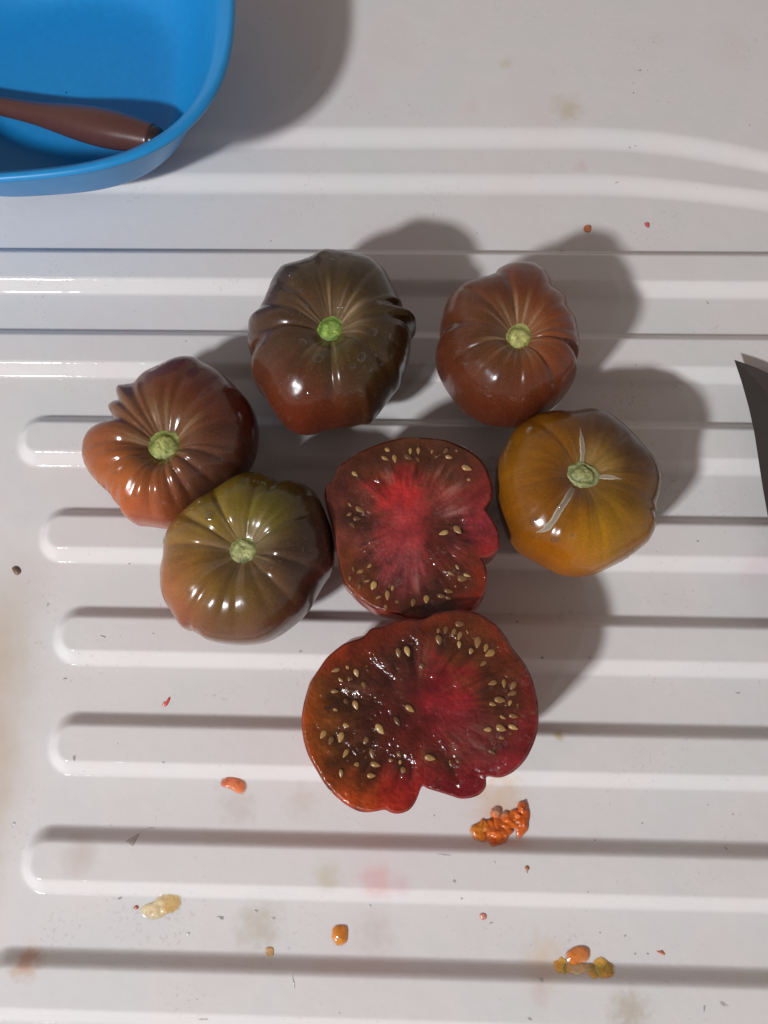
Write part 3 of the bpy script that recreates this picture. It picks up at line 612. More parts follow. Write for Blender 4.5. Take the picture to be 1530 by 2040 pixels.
def build_half(label, H):
    ox, oy, sc = H['z']; hc = H['h']
    outl = cdens(zpts(H['out'], ox, oy, sc), 2.0)
    ow = np.array([at(u, v, hc)[:2] for u, v in outl])
    cpx = (ox + H['c'][0] / sc, oy + H['c'][1] / sc); Cn = at(*cpx, hc)[:2]
    nt, nr = 420, 130; th = np.arange(nt) / nt * 2 * np.pi
    R = smooth_per(outline_polar(ow, Cn, th), nt, 2)
    root_loc = np.array([Cn[0], Cn[1], 0.0])
    root = empty('tomato_half', root_loc, label, 'cut tomato', 'cut tomato halves')
    # ---- cut face
    f = np.linspace(0.004, 1, nr)
    X = Cn[0] + f[:, None] * R[None] * np.cos(th)[None]; Y = Cn[1] + f[:, None] * R[None] * np.sin(th)[None]
    px = proj(np.stack([X, Y, np.full_like(X, hc)], -1).reshape(-1, 3))
    ff = np.repeat(f, nt); tt = np.tile(th, nr)
    seed = H['seed']
    pts = [(ox + x / sc, oy + y / sc, (r if r else 130) / sc, c) for x, y, r, c in H['col']]
    col = shepard(px, pts, H['gain'] * 0.64, 2.6)
    col *= np.array([1.18, 0.92, 0.88])[None]
    cell = fbm(tt / (2 * np.pi) * 22, ff * 1.6, seed, 4) - 0.5           # radial walls and gel pockets
    fine = fbm(tt / (2 * np.pi) * 90, ff * 3.0, seed + 5, 3) - 0.5
    mott = fbm(px[:, 0] * 0.035, px[:, 1] * 0.035, seed + 8, 4) - 0.5
    mid = np.exp(-((ff - 0.60) / 0.22) ** 2)
    col *= np.clip(1 + mid * (cell * 1.5 + fine * 1.1) + mott * 1.0, 0.25, 2)[:, None]
    wall = np.clip((cell - 0.08) * 5, 0, 1) * np.exp(-((ff - 0.52) / 0.2) ** 2) * np.clip(0.5 + fine * 3, 0, 1) * 0.7                      # pale fibres between the pockets
    col = col * (1 - wall[:, None]) + np.array(H.get('fib', (0.24, 0.10, 0.075))) * wall[:, None]
    edge = sstep(0.965, 0.995, ff)
    col = col * (1 - 0.5 * edge[:, None]) + np.array(H.get('edge', (0.22, 0.035, 0.025))) * 0.5 * edge[:, None]
    Z = hc + 0.0006 * mott * 2 - 0.0010 * mid * np.clip(-cell * 3, 0, 1) + 0.0005 * mid * np.clip(cell * 3, 0, 1) \
        - 0.0010 * sstep(0.97, 1.0, ff) + 0.0012 * np.exp(-(ff / 0.35) ** 2) * (fbm(px[:, 0] * 0.02, px[:, 1] * 0.02, seed + 3, 3) - 0.5)
    # gel swells a little round each seed
    sd = [(ox + s[0] / sc, oy + s[1] / sc, s[2], (s[3] if len(s) > 3 else 1.0)) for s in H['seeds']]
    for (x, y, sx2, sy2, k2) in H['more']:                                    # half-hidden seeds in the jelly
        for _ in range(k2):
            for _t in range(12):
                q = (ox + (x + random.uniform(-sx2, sx2)) / sc, oy + (y + random.uniform(-sy2, sy2)) / sc)
                if min(math.hypot(q[0] - e[0], q[1] - e[1]) for e in sd) > 15: break
            else: continue
            sd.append((q[0], q[1], random.uniform(0, 180), random.uniform(0.70, 0.92)))
    for (sx_, sy_, an, k) in sd:
        d2 = (px[:, 0] - sx_) ** 2 + (px[:, 1] - sy_) ** 2
        gl = np.exp(-d2 / (2 * 13.0 ** 2)) * 0.36                             # dark jelly round the seed
        col = col * (1 - gl[:, None]) + np.array(H['gel']) * gl[:, None]
        Z = Z - 0.00022 * np.exp(-d2 / (2 * 16.0 ** 2)) + 0.0003 * np.exp(-d2 / (2 * 7.0 ** 2))
    V = np.stack([X.ravel(), Y.ravel(), Z], -1)
    faces = polar_faces(nr, nt)[:, ::-1].tolist()
    n0 = len(V); V = np.vstack([V, [Cn[0], Cn[1], V[:nt, 2].mean()]]); col = np.vstack([col, col[:nt].mean(0)])
    faces = [fc[::-1] for fc in faces] + [[n0, i, (i + 1) % nt] for i in range(nt)]
    me = mesh_np('flesh', V - root_loc, faces, col); new_obj('flesh', me, M_flesh, root)
    bvh = BVHTree.FromPolygons([tuple(v) for v in V], faces)
    # ---- skin below the cut
    nz = 44; u = np.linspace(0, 1, nz)
    prof = np.where(u < 0.45, 1 + H.get('bulge', 0.015) * np.sin(u / 0.45 * np.pi), np.cos((u - 0.45) / 0.55 * np.pi / 2 * 0.97) ** 0.62)
    zz = hc - 0.0010 - (hc - 0.0018) * (1 - (1 - u) ** 1.25)
    ex = 1 + 0 * th
    for (bx, by, amt, wd) in H.get('bulges', []):
        p = at(ox + bx / sc, oy + by / sc, hc)[:2] - Cn; a0 = math.atan2(p[1], p[0])
        dd = np.abs((th - a0 + np.pi) % (2 * np.pi) - np.pi); ex = ex + amt * np.exp(-(dd / wd) ** 2)
    Rg = R[None] * prof[:, None] * (1 + (ex - 1)[None] * np.sin(np.clip(u / 0.6, 0, 1) * np.pi)[:, None])
    SX = Cn[0] + Rg * np.cos(th)[None]; SY = Cn[1] + Rg * np.sin(th)[None]; SZ = np.repeat(zz[:, None], nt, 1)
    SV = np.stack([SX, SY, SZ], -1).reshape(-1, 3)
    sp = proj(SV); scol = shepard(sp, [(ox + x / sc, oy + y / sc, 60, c) for x, y, c in H['skin']], 1.9)
    scol *= (0.85 + 0.4 * (fbm(sp[:, 0] * 0.02, sp[:, 1] * 0.02, seed + 2, 3))[:, None])
    n1 = len(SV); b0 = (nz - 1) * nt
    SV = np.vstack([SV, [Cn[0], Cn[1], 0.0012]]); scol = np.vstack([scol, scol[-nt:].mean(0)])
    sf = polar_faces(nz, nt).tolist() + [[n1, b0 + (i + 1) % nt, b0 + i] for i in range(nt)]
    new_obj('skin', mesh_np('skin', SV - root_loc, sf, scol), M_skin, root)
    # ---- seeds
    for i, (sx_, sy_, an, k) in enumerate(sd):
        h = bvh.ray_cast(Vector(CAMP), Vector(ray(sx_, sy_)), 2)
        if h[0] is None: continue
        o = bpy.data.objects.new('seed', SEED_ME[i % 3]); COL.objects.link(o); o.parent = root
        s = 0.00150 * k * (0.88 + 0.26 * random.random())
        o.location = h[0] - Vector(root_loc) + Vector((0, 0, s * 0.04 - 0.00042 * random.random() * (1.25 - min(k, 1.2)) * 4))
        o.rotation_euler = ((random.random() - 0.5) * 0.35, (random.random() - 0.5) * 0.35, -math.radians(an))
        o.scale = (s, s * (0.85 + 0.3 * random.random()), s)
    # ---- beads of juice on the wet cut
    for (x, y, r) in H['beads']:
        h = bvh.ray_cast(Vector(CAMP), Vector(ray(ox + x / sc, oy + y / sc)), 2)
        if h[0] is None: continue
        o = bpy.data.objects.new('juice_bead', BEAD_ME); COL.objects.link(o); o.parent = root
        rr = 1.25 * r / sc * 0.000205; o.location = h[0] - Vector(root_loc) - Vector((0, 0, rr * 0.05)); o.scale = (rr, rr * 0.9, rr * 0.32); o.rotation_euler = (0, 0, random.random() * 3)
    return root
def bead_fan(spots):
    out = []
    for (x, y, n, sp, r0, r1) in spots:
        for _ in range(n):
            out.append((x + random.gauss(0, sp), y + random.gauss(0, sp), r0 + (r1 - r0) * random.random() ** 2))
    return out
HG = dict(gel=(0.062, 0.021, 0.009), more=[(330, 480, 110, 70, 5), (330, 900, 110, 120, 6), (960, 230, 100, 60, 4), (1130, 310, 60, 60, 3), (1250, 560, 80, 90, 5), (1230, 760, 80, 70, 4), (900, 960, 110, 25, 3), (600, 960, 60, 60, 3), (560, 330, 60, 40, 2)], z=(580, 1190, 2.942), seed=71, c=(750, 640), h=0.044, bulge=0.01, gain=1.62,
    out=[(990,75),(1080,85),(1150,120),(1210,165),(1260,230),(1310,310),(1360,370),(1400,440),(1430,530),(1450,630),(1452,730),(1440,810),(1410,890),(1370,960),(1310,1020),(1250,1052),(1200,1058),(1155,1048),(1140,1055),(1147,1095),(1125,1140),(1080,1170),(1000,1182),(930,1162),(860,1140),(800,1122),(768,1105),(750,1150),(730,1200),(690,1250),(630,1270),(580,1262),(550,1245),(500,1255),(430,1262),(370,1245),(290,1195),(210,1115),(150,1020),(100,930),(75,850),(60,760),(62,680),(80,590),(110,500),(160,420),(210,350),(280,290),(320,265),(420,230),(470,180),(540,170),(600,140),(680,125),(760,130),(800,118),(840,95),(910,80)],
    col=[(90,700,70,(160,72,24)),(130,900,80,(156,74,26)),(330,1180,110,(164,74,28)),(620,1200,90,(146,44,26)),(220,360,90,(140,58,28)),(480,230,100,(104,42,25)),(900,120,110,(110,46,25)),(1200,230,80,(116,42,28)),(1400,600,80,(120,38,36)),(1410,800,70,(124,38,42)),(1250,1000,80,(124,34,40)),(1000,1120,100,(118,30,38)),(880,600,110,(136,34,44)),(900,480,80,(128,32,38)),(650,500,120,(76,38,32)),(350,650,120,(68,42,28)),(230,550,80,(92,62,28)),(450,900,120,(74,37,25)),(290,950,90,(98,64,30)),(560,780,110,(80,28,28)),(1250,600,110,(90,48,30)),(1150,830,100,(98,45,42)),(850,900,110,(94,40,30)),(720,1080,90,(134,34,36)),(1050,280,110,(100,60,32)),(960,740,90,(114,42,46)),(700,380,110,(74,42,34)),(160,620,60,(136,76,28)),(180,780,70,(120,80,30))],
    skin=[(60,700,(150,75,50)),(350,220,(175,110,95)),(1400,700,(120,40,36)),(700,1270,(130,45,30))],
    bulges=[(370,225,0.07,0.13),(100,480,0.035,0.1),(60,850,0.025,0.12)],
    seeds=[(628,322,80,1.1),(680,312,70,1.1),(693,650,35,1.3),(620,722,60,1.2),(518,768,50,1.2),(475,912,80,1.1),(490,980,10,1.1),(467,1045,0),(655,1015,110,1.1),(933,965,70,.9),(985,965,50,.9),(810,940,10,1.1),(322,910,120),(380,985,135),(325,970,80,.8),(293,1030,90),(290,970,0,.7),(235,835,110,1.1),(293,815,105,1.2),(190,800,120),(315,750,10,.9),(323,612,70,1.1),(377,628,70,1.1),(258,665,40,.8),(265,425,160,1.15),(330,415,70),(382,440,70),(290,487,40),(425,515,80,.9),(347,480,40,.8),(907,185,100),(865,245,80,1.1),(957,200,120),(990,220,110),(985,275,90),(985,155,0),(1095,258,100,1.3),(1145,290,110),(1170,325,150,1.2),(1130,385,140,.8),(1055,315,100),(1185,500,160,1.1),(1248,500,90),(1303,515,120),(1300,560,160),(1220,600,5,1.2),(1300,695,10,1.1),(1225,765,20,1.15),(1298,760,20,1.1),(1175,905,30),(768,400,90,.7)],
    beads=bead_fan([(1210,1020,34,45,3,8),(1060,1080,12,40,3,8),(1330,460,14,40,4,11),(1330,700,14,45,4,11),(950,870,8,18,5,10),(1180,880,10,40,5,13),(1390,820,6,20,4,9),(740,990,4,20,5,10),(580,430,8,60,4,9),(960,200,10,40,4,10),(640,1055,4,10,5,10),(1270,520,10,40,4,10),(860,1110,8,30,3,7)]))
HF = dict(gel=(0.045, 0.018, 0.009), more=[(760, 240, 260, 60, 12), (1050, 250, 90, 50, 5), (330, 680, 60, 90, 4), (360, 1150, 100, 80, 5), (760, 1330, 260, 60, 8), (1080, 1180, 110, 80, 5), (1020, 790, 90, 60, 3), (1130, 420, 70, 50, 2)], z=(620, 840, 3.732), seed=83, c=(740, 760), h=0.036, bulge=0.012, gain=1.85,
    out=[(740,108),(860,115),(980,128),(1080,160),(1170,205),(1250,265),(1300,330),(1330,410),(1350,480),(1345,560),(1318,610),(1290,640),(1325,690),(1385,790),(1405,880),(1390,950),(1330,995),(1260,1010),(1232,1008),(1275,1030),(1300,1080),(1310,1160),(1300,1250),(1260,1340),(1200,1395),(1100,1440),(980,1465),(860,1478),(740,1465),(640,1430),(540,1410),(460,1385),(400,1345),(340,1300),(280,1240),(240,1190),(210,1080),(190,960),(170,850),(140,720),(110,620),(95,530),(110,470),(160,430),(185,370),(210,320),(270,280),(360,220),(460,175),(560,140),(650,120)],
    fib=(0.50, 0.25, 0.22),
    col=[(740,150,110,(88,54,32)),(400,250,110,(80,46,30)),(180,500,90,(78,42,34)),(700,470,110,(158,44,44)),(720,750,100,(156,58,60)),(650,900,100,(146,60,62)),(1000,330,100,(86,54,34)),(1170,480,100,(118,46,42)),(950,560,90,(124,62,54)),(1050,720,90,(92,46,42)),(1270,760,80,(114,42,48)),(1320,950,60,(124,38,38)),(240,1050,80,(112,64,36)),(400,950,90,(122,68,60)),(700,1150,100,(116,60,62)),(600,1350,80,(104,42,28)),(350,1230,70,(124,68,36)),(1100,1100,90,(108,52,36)),(1230,1280,70,(116,42,28)),(900,1370,80,(64,30,25)),(300,750,90,(104,58,46)),(930,850,70,(84,38,30)),(1100,900,80,(104,46,42)),(800,1300,70,(80,36,28)),(700,260,90,(78,50,32)),(1150,260,80,(84,46,30))],  # darker upper-left samples carry the olive tomato's cast shadow in the colour
    skin=[(100,700,(90,45,36)),(1350,700,(110,36,36)),(700,1480,(110,40,26)),(700,100,(90,50,30))],
    seeds=[(1152,343,20,1.25),(360,650,30,1.2),(340,722,10),(990,825,160,1.2),(1085,800,50,1.2),(465,1215,110,1.1),(568,1285,90,1.2),(760,1340,100,1.15),(857,1315,95,1.1),(965,1295,10,1.1),(1018,1258,10,1.2),(1120,1165,0,1.15),(1155,1140,20,1.0),(1035,1125,30,1.0),(1080,1075,50,.9),(305,1090,70),(365,1115,150,.9),(570,208,20,1.0),(735,215,90),(797,212,90),(1000,215,130,1.1),(950,250,150,.9),(620,270,80),(720,260,30,1.1),(1025,265,20),(545,270,30),(605,1235,100,.7),(1018,1310,30),(895,1210,60,.8),(320,385,40,.9)],
    beads=bead_fan([(650,1180,46,40,2.5,8),(480,930,30,60,4,11),(780,1050,50,75,4,12),(370,1190,24,55,4,10),(330,1290,20,45,3,8),(560,960,16,40,5,12),(1020,690,14,70,5,13),(400,490,9,45,5,12),(470,780,14,40,4,10),(980,980,18,60,4,11),(1110,1150,10,45,4,11),(620,710,8,35,4,9),(1300,890,10,40,3,7),(1290,1160,6,20,3,7),(900,1320,8,50,4,9),(540,1210,10,30,4,10),(790,155,3,14,4,8)]))
hF = build_half('smaller cut tomato half facing up, hemmed in by the olive, yellow and larger cut tomatoes', HF)
hG = build_half('larger cut tomato half facing up, lowest of the tomatoes and scattered with pale seeds', HG)

# ------------------------------------------------------------------ blue bowl
def build_bowl():
    cx, cy, a, n, rot = -0.1841, 0.3230, 0.1031, 3.0, math.radians(5)
    zb, zr = 0.0028, 0.065
    root = empty('bowl', (cx, cy, zb), 'blue plastic bowl with rounded corners in the upper left corner of the board', 'bowl')
    nt = 256; t = np.arange(nt) / nt * 2 * np.pi
    def ring(s, z, nn):
        c, sn = np.cos(t), np.sin(t)
        r = s / ((np.abs(c) ** nn + np.abs(sn) ** nn) ** (1 / nn))
        x, y = r * c, r * sn
        return np.stack([x * math.cos(rot) - y * math.sin(rot), x * math.sin(rot) + y * math.cos(rot), np.full(nt, z)], -1)
    H = zr - zb
    outer = [(0.0, 0.0), (0.035, 0.0), (0.055, 0.0006), (0.0640, 0.0038), (0.0728, 0.0125), (0.0800, 0.0250), (0.0866, 0.0375), (0.0919, 0.0480), (0.0962, 0.0555), (0.1012, H - 0.0024)]
    inner = [(0.0, 0.0020), (0.035, 0.0020), (0.0545, 0.0026), (0.0630, 0.0058), (0.0714, 0.0143), (0.0783, 0.0265), (0.0848, 0.0390), (0.0900, 0.0490), (0.0943, 0.0560), (0.0993, H - 0.0024)]
    def dense(P, m=5):
        return cdens_open(np.array(P, float), 0.0022)
    o, i = dense(outer), dense(inner)
    wall = [ring(max(s, 0.0004), z, 2.4 + 0.6 * min(1, s / 0.1)) for s, z in o]
    wi = [ring(max(s, 0.0004), z, 2.4 + 0.6 * min(1, s / 0.1)) for s, z in i]
    V = np.concatenate(wall); F = polar_faces(len(wall), nt)[:, ::-1]
    new_obj('outer_wall', mesh_np('outer_wall', V, F), M_blue, root)
    V = np.concatenate(wi); F = polar_faces(len(wi), nt)
    new_obj('inner_wall', mesh_np('inner_wall', V, F), M_blue, root)
    rim = []
    for k in range(13):
        q = math.pi * 2 * k / 12
        s, z = 0.1011 + 0.0020 * math.cos(q), H - 0.0022 + 0.0019 * math.sin(q)
        rim.append(ring(s, z, 3.0))
    V = np.concatenate(rim); F = polar_faces(len(rim), nt)[:, ::-1]
    new_obj('rim', mesh_np('rim', V, F), M_blue, root)
    return root
bowl = build_bowl()

# ------------------------------------------------------------------ utensil lying in the bowl
def lathe(name, prof, mat, parent, nt=48, flat=1.0, cap=True):
    t = np.arange(nt) / nt * 2 * np.pi
    V = np.concatenate([np.stack([np.full(nt, x), r * np.cos(t), r * flat * np.sin(t)], -1) for x, r in prof])
    F = polar_faces(len(prof), nt)[:, ::-1].tolist()
    return new_obj(name, mesh_np(name, V, F), mat, parent)
def build_utensil():
    p0 = at(0, 211, 0.0165); p1 = at(307, 276, 0.0262)
    d = p1 - p0; L = np.linalg.norm(d); d /= L
    root = empty('utensil', p1, 'brown plastic utensil handle lying inside the blue bowl', 'utensil')
    root.rotation_euler = Vector(d).to_track_quat('X', 'Z').to_euler()
    r = 0.0001
    prof = [(-0.0003, 0.0066), (-0.0010, 0.0071), (-0.0035, 0.0074), (-0.012, 0.0084), (-0.022, 0.0094), (-0.032, 0.0095), (-0.045, 0.0086), (-0.058, 0.0070), (-0.070, 0.0057), (-0.085, 0.0050), (-0.105, 0.0046), (-0.120, 0.0048), (-0.124, 0.0040), (-0.1245, 0.0002)]
    P = cdens_open(np.array(prof), 0.0012)
    P = np.vstack([[0.0, 0.0002], [0.0, 0.0060], P])
    P[:, 1] = np.maximum(P[:, 1], 0.0001)
    # flip so that x runs along the axis with the butt at 0
    lathe('handle', [(x, rr) for x, rr in P], M_brown, root, flat=0.9)
    cap = [(-0.001, 0.0062), (0.0002, 0.0064), (0.0014, 0.0062), (0.0030, 0.0055), (0.0044, 0.0040), (0.0050, 0.0020), (0.0051, 0.0001)]
    lathe('end_cap', cap, M_dark, root, flat=0.9)
    lathe('shaft', [(-0.121, 0.0001), (-0.121, 0.0022), (-0.150, 0.0020), (-0.1505, 0.0001)][::-1], M_steel, root, nt=20)
    return root
utensil = build_utensil()

# ------------------------------------------------------------------ knife at the right edge
def build_knife():
    zb = 0.0075
    edge = [(1463, 717), (1478, 762), (1492, 812), (1503, 862), (1511, 915), (1519, 968), (1530, 1030), (1548, 1120), (1572, 1220), (1600, 1310)]
    spine = [(1463, 717), (1500, 731), (1530, 746), (1580, 775), (1630, 815), (1680, 880), (1720, 960), (1750, 1050), (1775, 1140), (1795, 1230)]
    E = np.array([at(u, v, zb) for u, v in edge]); Sp = np.array([at(u, v, zb) for u, v in spine])
    def resample0(P): return P
    def resample(P, n):
        s = np.concatenate([[0], np.cumsum(np.linalg.norm(np.diff(P, axis=0), axis=1))]); q = np.linspace(0, s[-1], n)
        return np.stack([np.interp(q, s, P[:, k]) for k in range(3)], -1)
    n = 40; E = resample(E, n); Sp = resample(Sp, n)
    base = at(1463, 717, 0)
    root = empty('knife', (base[0], base[1], zb), 'dark grey knife blade tip pointing in at the right edge of the board', 'knife')
    o = np.array([base[0], base[1], zb])
    fr = [0, 0.06, 0.5, 0.94, 1.0]
    def lift(i, f):
        return 0.0009 * f * min(1, i / 4)
    top, bot = [], []
    for i in range(n):
        for f in fr:
            p = E[i] * (1 - f) + Sp[i] * f - o
            th = 0.00012 + 0.0010 * min(f / 0.5, 1) * min(1, i / 5)
            top.append(p + [0, 0, th]); bot.append(p - [0, 0, th])
    m = len(fr); V = top + bot; N0 = n * m; F = []
    for i in range(n - 1):
        for j in range(m - 1):
            a = i * m + j; F.append([a, a + m, a + m + 1, a + 1]); F.append([N0 + a, N0 + a + 1, N0 + a + m + 1, N0 + a + m])
        a = i * m; F.append([a, N0 + a, N0 + a + m, a + m]); a = i * m + m - 1; F.append([a, a + m, N0 + a + m, N0 + a])
    a = (n - 1) * m
    for j in range(m - 1): F.append([a + j, N0 + a + j, N0 + a + j + 1, a + j + 1])
    new_obj('blade', mesh_np('blade', V, F), M_steel, root, smooth=False)
    # handle, outside the picture
    mid = (E[-1] + Sp[-1]) / 2 - o; dr = (E[-1] + Sp[-1]) / 2 - (E[-8] + Sp[-8]) / 2; dr /= np.linalg.norm(dr)
    hd = lathe('handle', [(0.0, 0.0001), (0.0, 0.011), (0.004, 0.0125), (0.05, 0.0135), (0.09, 0.0125), (0.11, 0.0135), (0.115, 0.010), (0.1165, 0.0001)], M_black, root, flat=0.55)
    hd.location = Vector(mid + dr * 0.0); hd.rotation_euler = Vector(dr).to_track_quat('X', 'Z').to_euler()
    return root
knife = build_knife()

# ------------------------------------------------------------------ scraps of food on the board
def blob_one(poly, hgt, cols, mat, rough=0.35, seed=1, nr=14, nt=64):
    """flat-bottomed irregular lump lying on the board; cols = (px, py, r, sRGB) samples"""
    P = cdens(poly, 1.0); c = P.mean(0); cw = at(c[0], c[1], 0)
    cw[2] = float(board_h(cw[0], cw[1])); c0 = at(c[0], c[1], cw[2]); z0 = float(board_h(c0[0], c0[1]))
    c0 = at(c[0], c[1], z0)
    ow = np.array([at(u, v, z0)[:2] for u, v in P]); th = np.arange(nt) / nt * 2 * np.pi
    R = outline_polar(ow, c0[:2], th)
    V, fl = [], []
    for i in range(nr):
        f = 0.02 + 0.98 * i / (nr - 1)
        x = c0[0] + R * f * np.cos(th); y = c0[1] + R * f * np.sin(th)
        nz = fbm(x * 420, y * 420, seed, 2)
        z = board_h(x, y) + 0.72 * hgt * (1 - f ** 2.0) ** 0.9 * (1 - rough + 2 * rough * nz) - (0.00015 if i == nr - 1 else 0)
        V.append(np.stack([x, y, z], -1))
    V = np.concatenate(V); px = proj(V)
    col = shepard(px, [(x, y, r, q) for x, y, r, q in cols], 1.5 if mat is M_jelly else 1.3, 0.15)
    col *= (0.75 + 0.5 * fbm(px[:, 0] * 0.12, px[:, 1] * 0.12, seed + 4, 3))[:, None]
    fr_ = np.repeat(0.02 + 0.98 * np.arange(nr) / (nr - 1), nt)
    al = (0.88 if mat is M_jelly else 1.0) * sstep(1.02, 0.70, fr_ + 0.28 * (fbm(px[:, 0] * 0.25, px[:, 1] * 0.25, seed + 9, 3) - 0.5))
    F = polar_faces(nr, nt).tolist(); n0 = len(V); V = np.vstack([V, V[:nt].mean(0)]); col = np.vstack([col, col[:nt].mean(0)]); al = np.append(al, al[0])
    F += [[n0, i, (i + 1) % nt] for i in range(nt)]
    return V, F, np.hstack([col, al[:, None]]), np.array([c0[0], c0[1], z0])
def blob(name, label, cat, poly, hgt, cols, mat, group=None, rough=0.35, seed=1, nr=14, nt=64):
    polys = poly if isinstance(poly[0], list) else [poly]
    Vs, Fs, Cs, base, n = [], [], [], None, 0
    for k, p in enumerate(polys):
        V, F, C, c0 = blob_one(p, hgt * (1 if k == 0 else random.uniform(0.75, 1.1)), cols, mat, rough, seed + k * 3, nr, nt)
        if base is None: base = c0
        Vs.append(V); Fs += [[i + n for i in f] for f in F]; Cs.append(C); n += len(V)
    o = new_obj(name, mesh_np(name, np.vstack(Vs) - base, Fs, np.vstack(Cs)), mat)
    o.location = Vector(base)
    return tag(o, label, cat, group)
def oval(u, v, a, b, rot=0.0, n=12):
    return [(u + a * math.cos(2 * math.pi * k / n) * math.cos(rot) - b * math.sin(2 * math.pi * k / n) * math.sin(rot),
             v + a * math.cos(2 * math.pi * k / n) * math.sin(rot) + b * math.sin(2 * math.pi * k / n) * math.cos(rot)) for k in range(n)]
def lump(u, v, a, b, rot, seed):
    r = random.Random(seed); return [(u + (x - u) * q, v + (y - v) * q) for (x, y), q in ((p, r.uniform(0.78, 1.18)) for p in oval(u, v, a, b, rot, 14))]
def Z5(x, y): return (x / 2.55, 1440 + y / 2.55)
def Z6(x, y): return (560 + x / 2.684, 1540 + y / 2.684)
def Z7(x, y): return (1000 + x / 2.887, 1440 + y / 2.887)
GS = 'scraps of tomato pulp on the board'
blob('pulp_scrap', 'glossy salmon-orange scrap of pulp left of the larger cut tomato half', 'food scrap',
     [Z5(*p) for p in [(1118,290),(1140,275),(1180,272),(1225,283),(1255,305),(1255,345),(1232,367),(1195,355),(1160,335),(1122,322)]], 0.0021,
     [(450,1555,10,(190,100,62)),(480,1565,10,(205,118,72)),(463,1562,6,(215,130,90))], M_jelly, GS, 0.3, 3)
blob('pulp_mash', 'ragged bright orange mash of pulp just below the larger cut tomato half', 'food scrap',
     [lump(*Z6(x, y), 1.3 * p / 2.684, 1.3 * q / 2.684, r, i) for i, (x, y, p, q, r) in enumerate([(1150, 310, 52, 66, 0.2), (1065, 305, 42, 50, 0.4), (1215, 258, 50, 50, 0.0), (1283, 262, 40, 70, 0.15), (1152, 212, 26, 32, 0.0), (1290, 188, 28, 32, 0.4), (1110, 285, 36, 34, 0.0), (1195, 310, 36, 40, 0.5), (1255, 235, 40, 40, 0.0)])], 0.0034,
     [(955,1645,12,(196,120,40)),(985,1652,14,(200,98,34)),(1020,1635,14,(206,98,30)),(1042,1632,10,(196,92,34)),(1000,1612,8,(205,160,130))], M_food, GS, 0.5, 5, 14, 48)
blob('jelly_scrap', 'pale yellow smear of seed jelly, leftmost of the scraps near the bottom', 'food scrap',
     [Z5(*p) for p in [(700,950),(735,920),(775,905),(810,870),(860,862),(915,868),(930,890),(922,940),(890,965),(850,975),(810,1000),(765,1003),(725,990)]], 0.0011,
     [(345,1800,10,(196,166,112)),(310,1812,14,(206,186,150)),(335,1810,6,(180,140,80))], M_jelly, GS, 0.4, 7)
blob('jelly_scrap', 'tiny reddish bead at the left tip of the pale jelly smear', 'food scrap',
     [Z5(*p) for p in [(678,935),(690,925),(705,932),(704,945),(690,950),(680,945)]], 0.0007, [(271,1807,5,(190,120,100))], M_food, GS, 0.3, 9, 6, 24)
blob('jelly_scrap', 'amber bead of seed jelly standing alone at the bottom centre of the board', 'food scrap',
     [Z6(*p) for p in [(268,840),(285,812),(320,805),(355,812),(362,850),(358,895),(340,922),(310,930),(285,915),(265,880)]], 0.0020,
     [(675,1858,10,(190,120,36)),(664,1870,6,(196,132,60))], M_jelly, GS, 0.2, 11)
blob('jelly_scrap', 'small square tan fleck right of the pale jelly smear, near the bottom groove', 'food scrap',
     [Z5(*p) for p in [(1350,1140),(1372,1134),(1392,1142),(1393,1180),(1370,1188),(1350,1180)]], 0.0007, [(538,1894,8,(200,160,115))], M_food, GS, 0.2, 13, 6, 32)
blob('jelly_scrap', 'glossy orange lump on the right near the bottom, beside the yellow jelly', 'food scrap',
     [Z7(*p) for p in [(360,1340),(378,1305),(420,1280),(470,1275),(505,1295),(512,1335),(500,1370),(455,1385),(420,1400),(375,1385)]], 0.0024,
     [(1140,1905,10,(196,120,52)),(1160,1895,10,(196,122,66)),(1133,1912,6,(188,104,30))], M_jelly, GS, 0.3, 15)
blob('jelly_scrap', 'flat yellow jelly splash spreading to both sides under the glossy orange lump', 'food scrap',
     [lump(*Z7(x, y), p / 2.887, q / 2.887, r, i) for i, (x, y, p, q, r) in enumerate([(578, 1408, 66, 56, 0.2), (338, 1392, 42, 46, 0.3), (450, 1410, 120, 30, 0.0), (525, 1430, 50, 36, 0.0), (612, 1410, 40, 34, 0.0)])], 0.0010,
     [(1190,1925,14,(246,158,72)),(1205,1928,8,(240,148,58)),(1115,1920,12,(246,160,72)),(1155,1925,10,(240,180,140))], M_jelly, GS, 0.45, 17, 14, 56)
blob('tomato_skin_scrap', 'tiny red check-shaped scrap of skin left of the larger cut tomato half', 'food scrap',
     [(318,1399),(324,1401),(332,1397),(338,1386),(341,1389),(337,1400),(331,1408),(323,1407)], 0.0008, [(328,1400,8,(205,95,85))], M_food, GS, 0.2, 21, 6, 32)
blob('tomato_skin_scrap', 'pinkish red crumb alone in the upper right of the board', 'food scrap',
     [(1283,444),(1292,442),(1295,450),(1291,455),(1285,450)], 0.0008, [(1289,448,8,(200,100,95))], M_food, GS, 0.2, 23, 6, 24)
blob('tomato_skin_scrap', 'small orange-brown crumb in the shadow above the reddish-brown tomato', 'food scrap',
     [(1163,451),(1170,447),(1178,449),(1178,461),(1170,465),(1162,460)], 0.0012, [(1170,455,8,(190,115,80))], M_food, GS, 0.2, 25, 6, 24)
blob('tomato_skin_scrap', 'small pink crumb between the two bottom grooves, below the orange mash', 'food scrap',
     [Z6(*p) for p in [(1062,750),(1085,746),(1102,760),(1098,782),(1075,788),(1062,770)]], 0.0010, [(963,1826,8,(200,140,120))], M_food, GS, 0.2, 27, 6, 24)
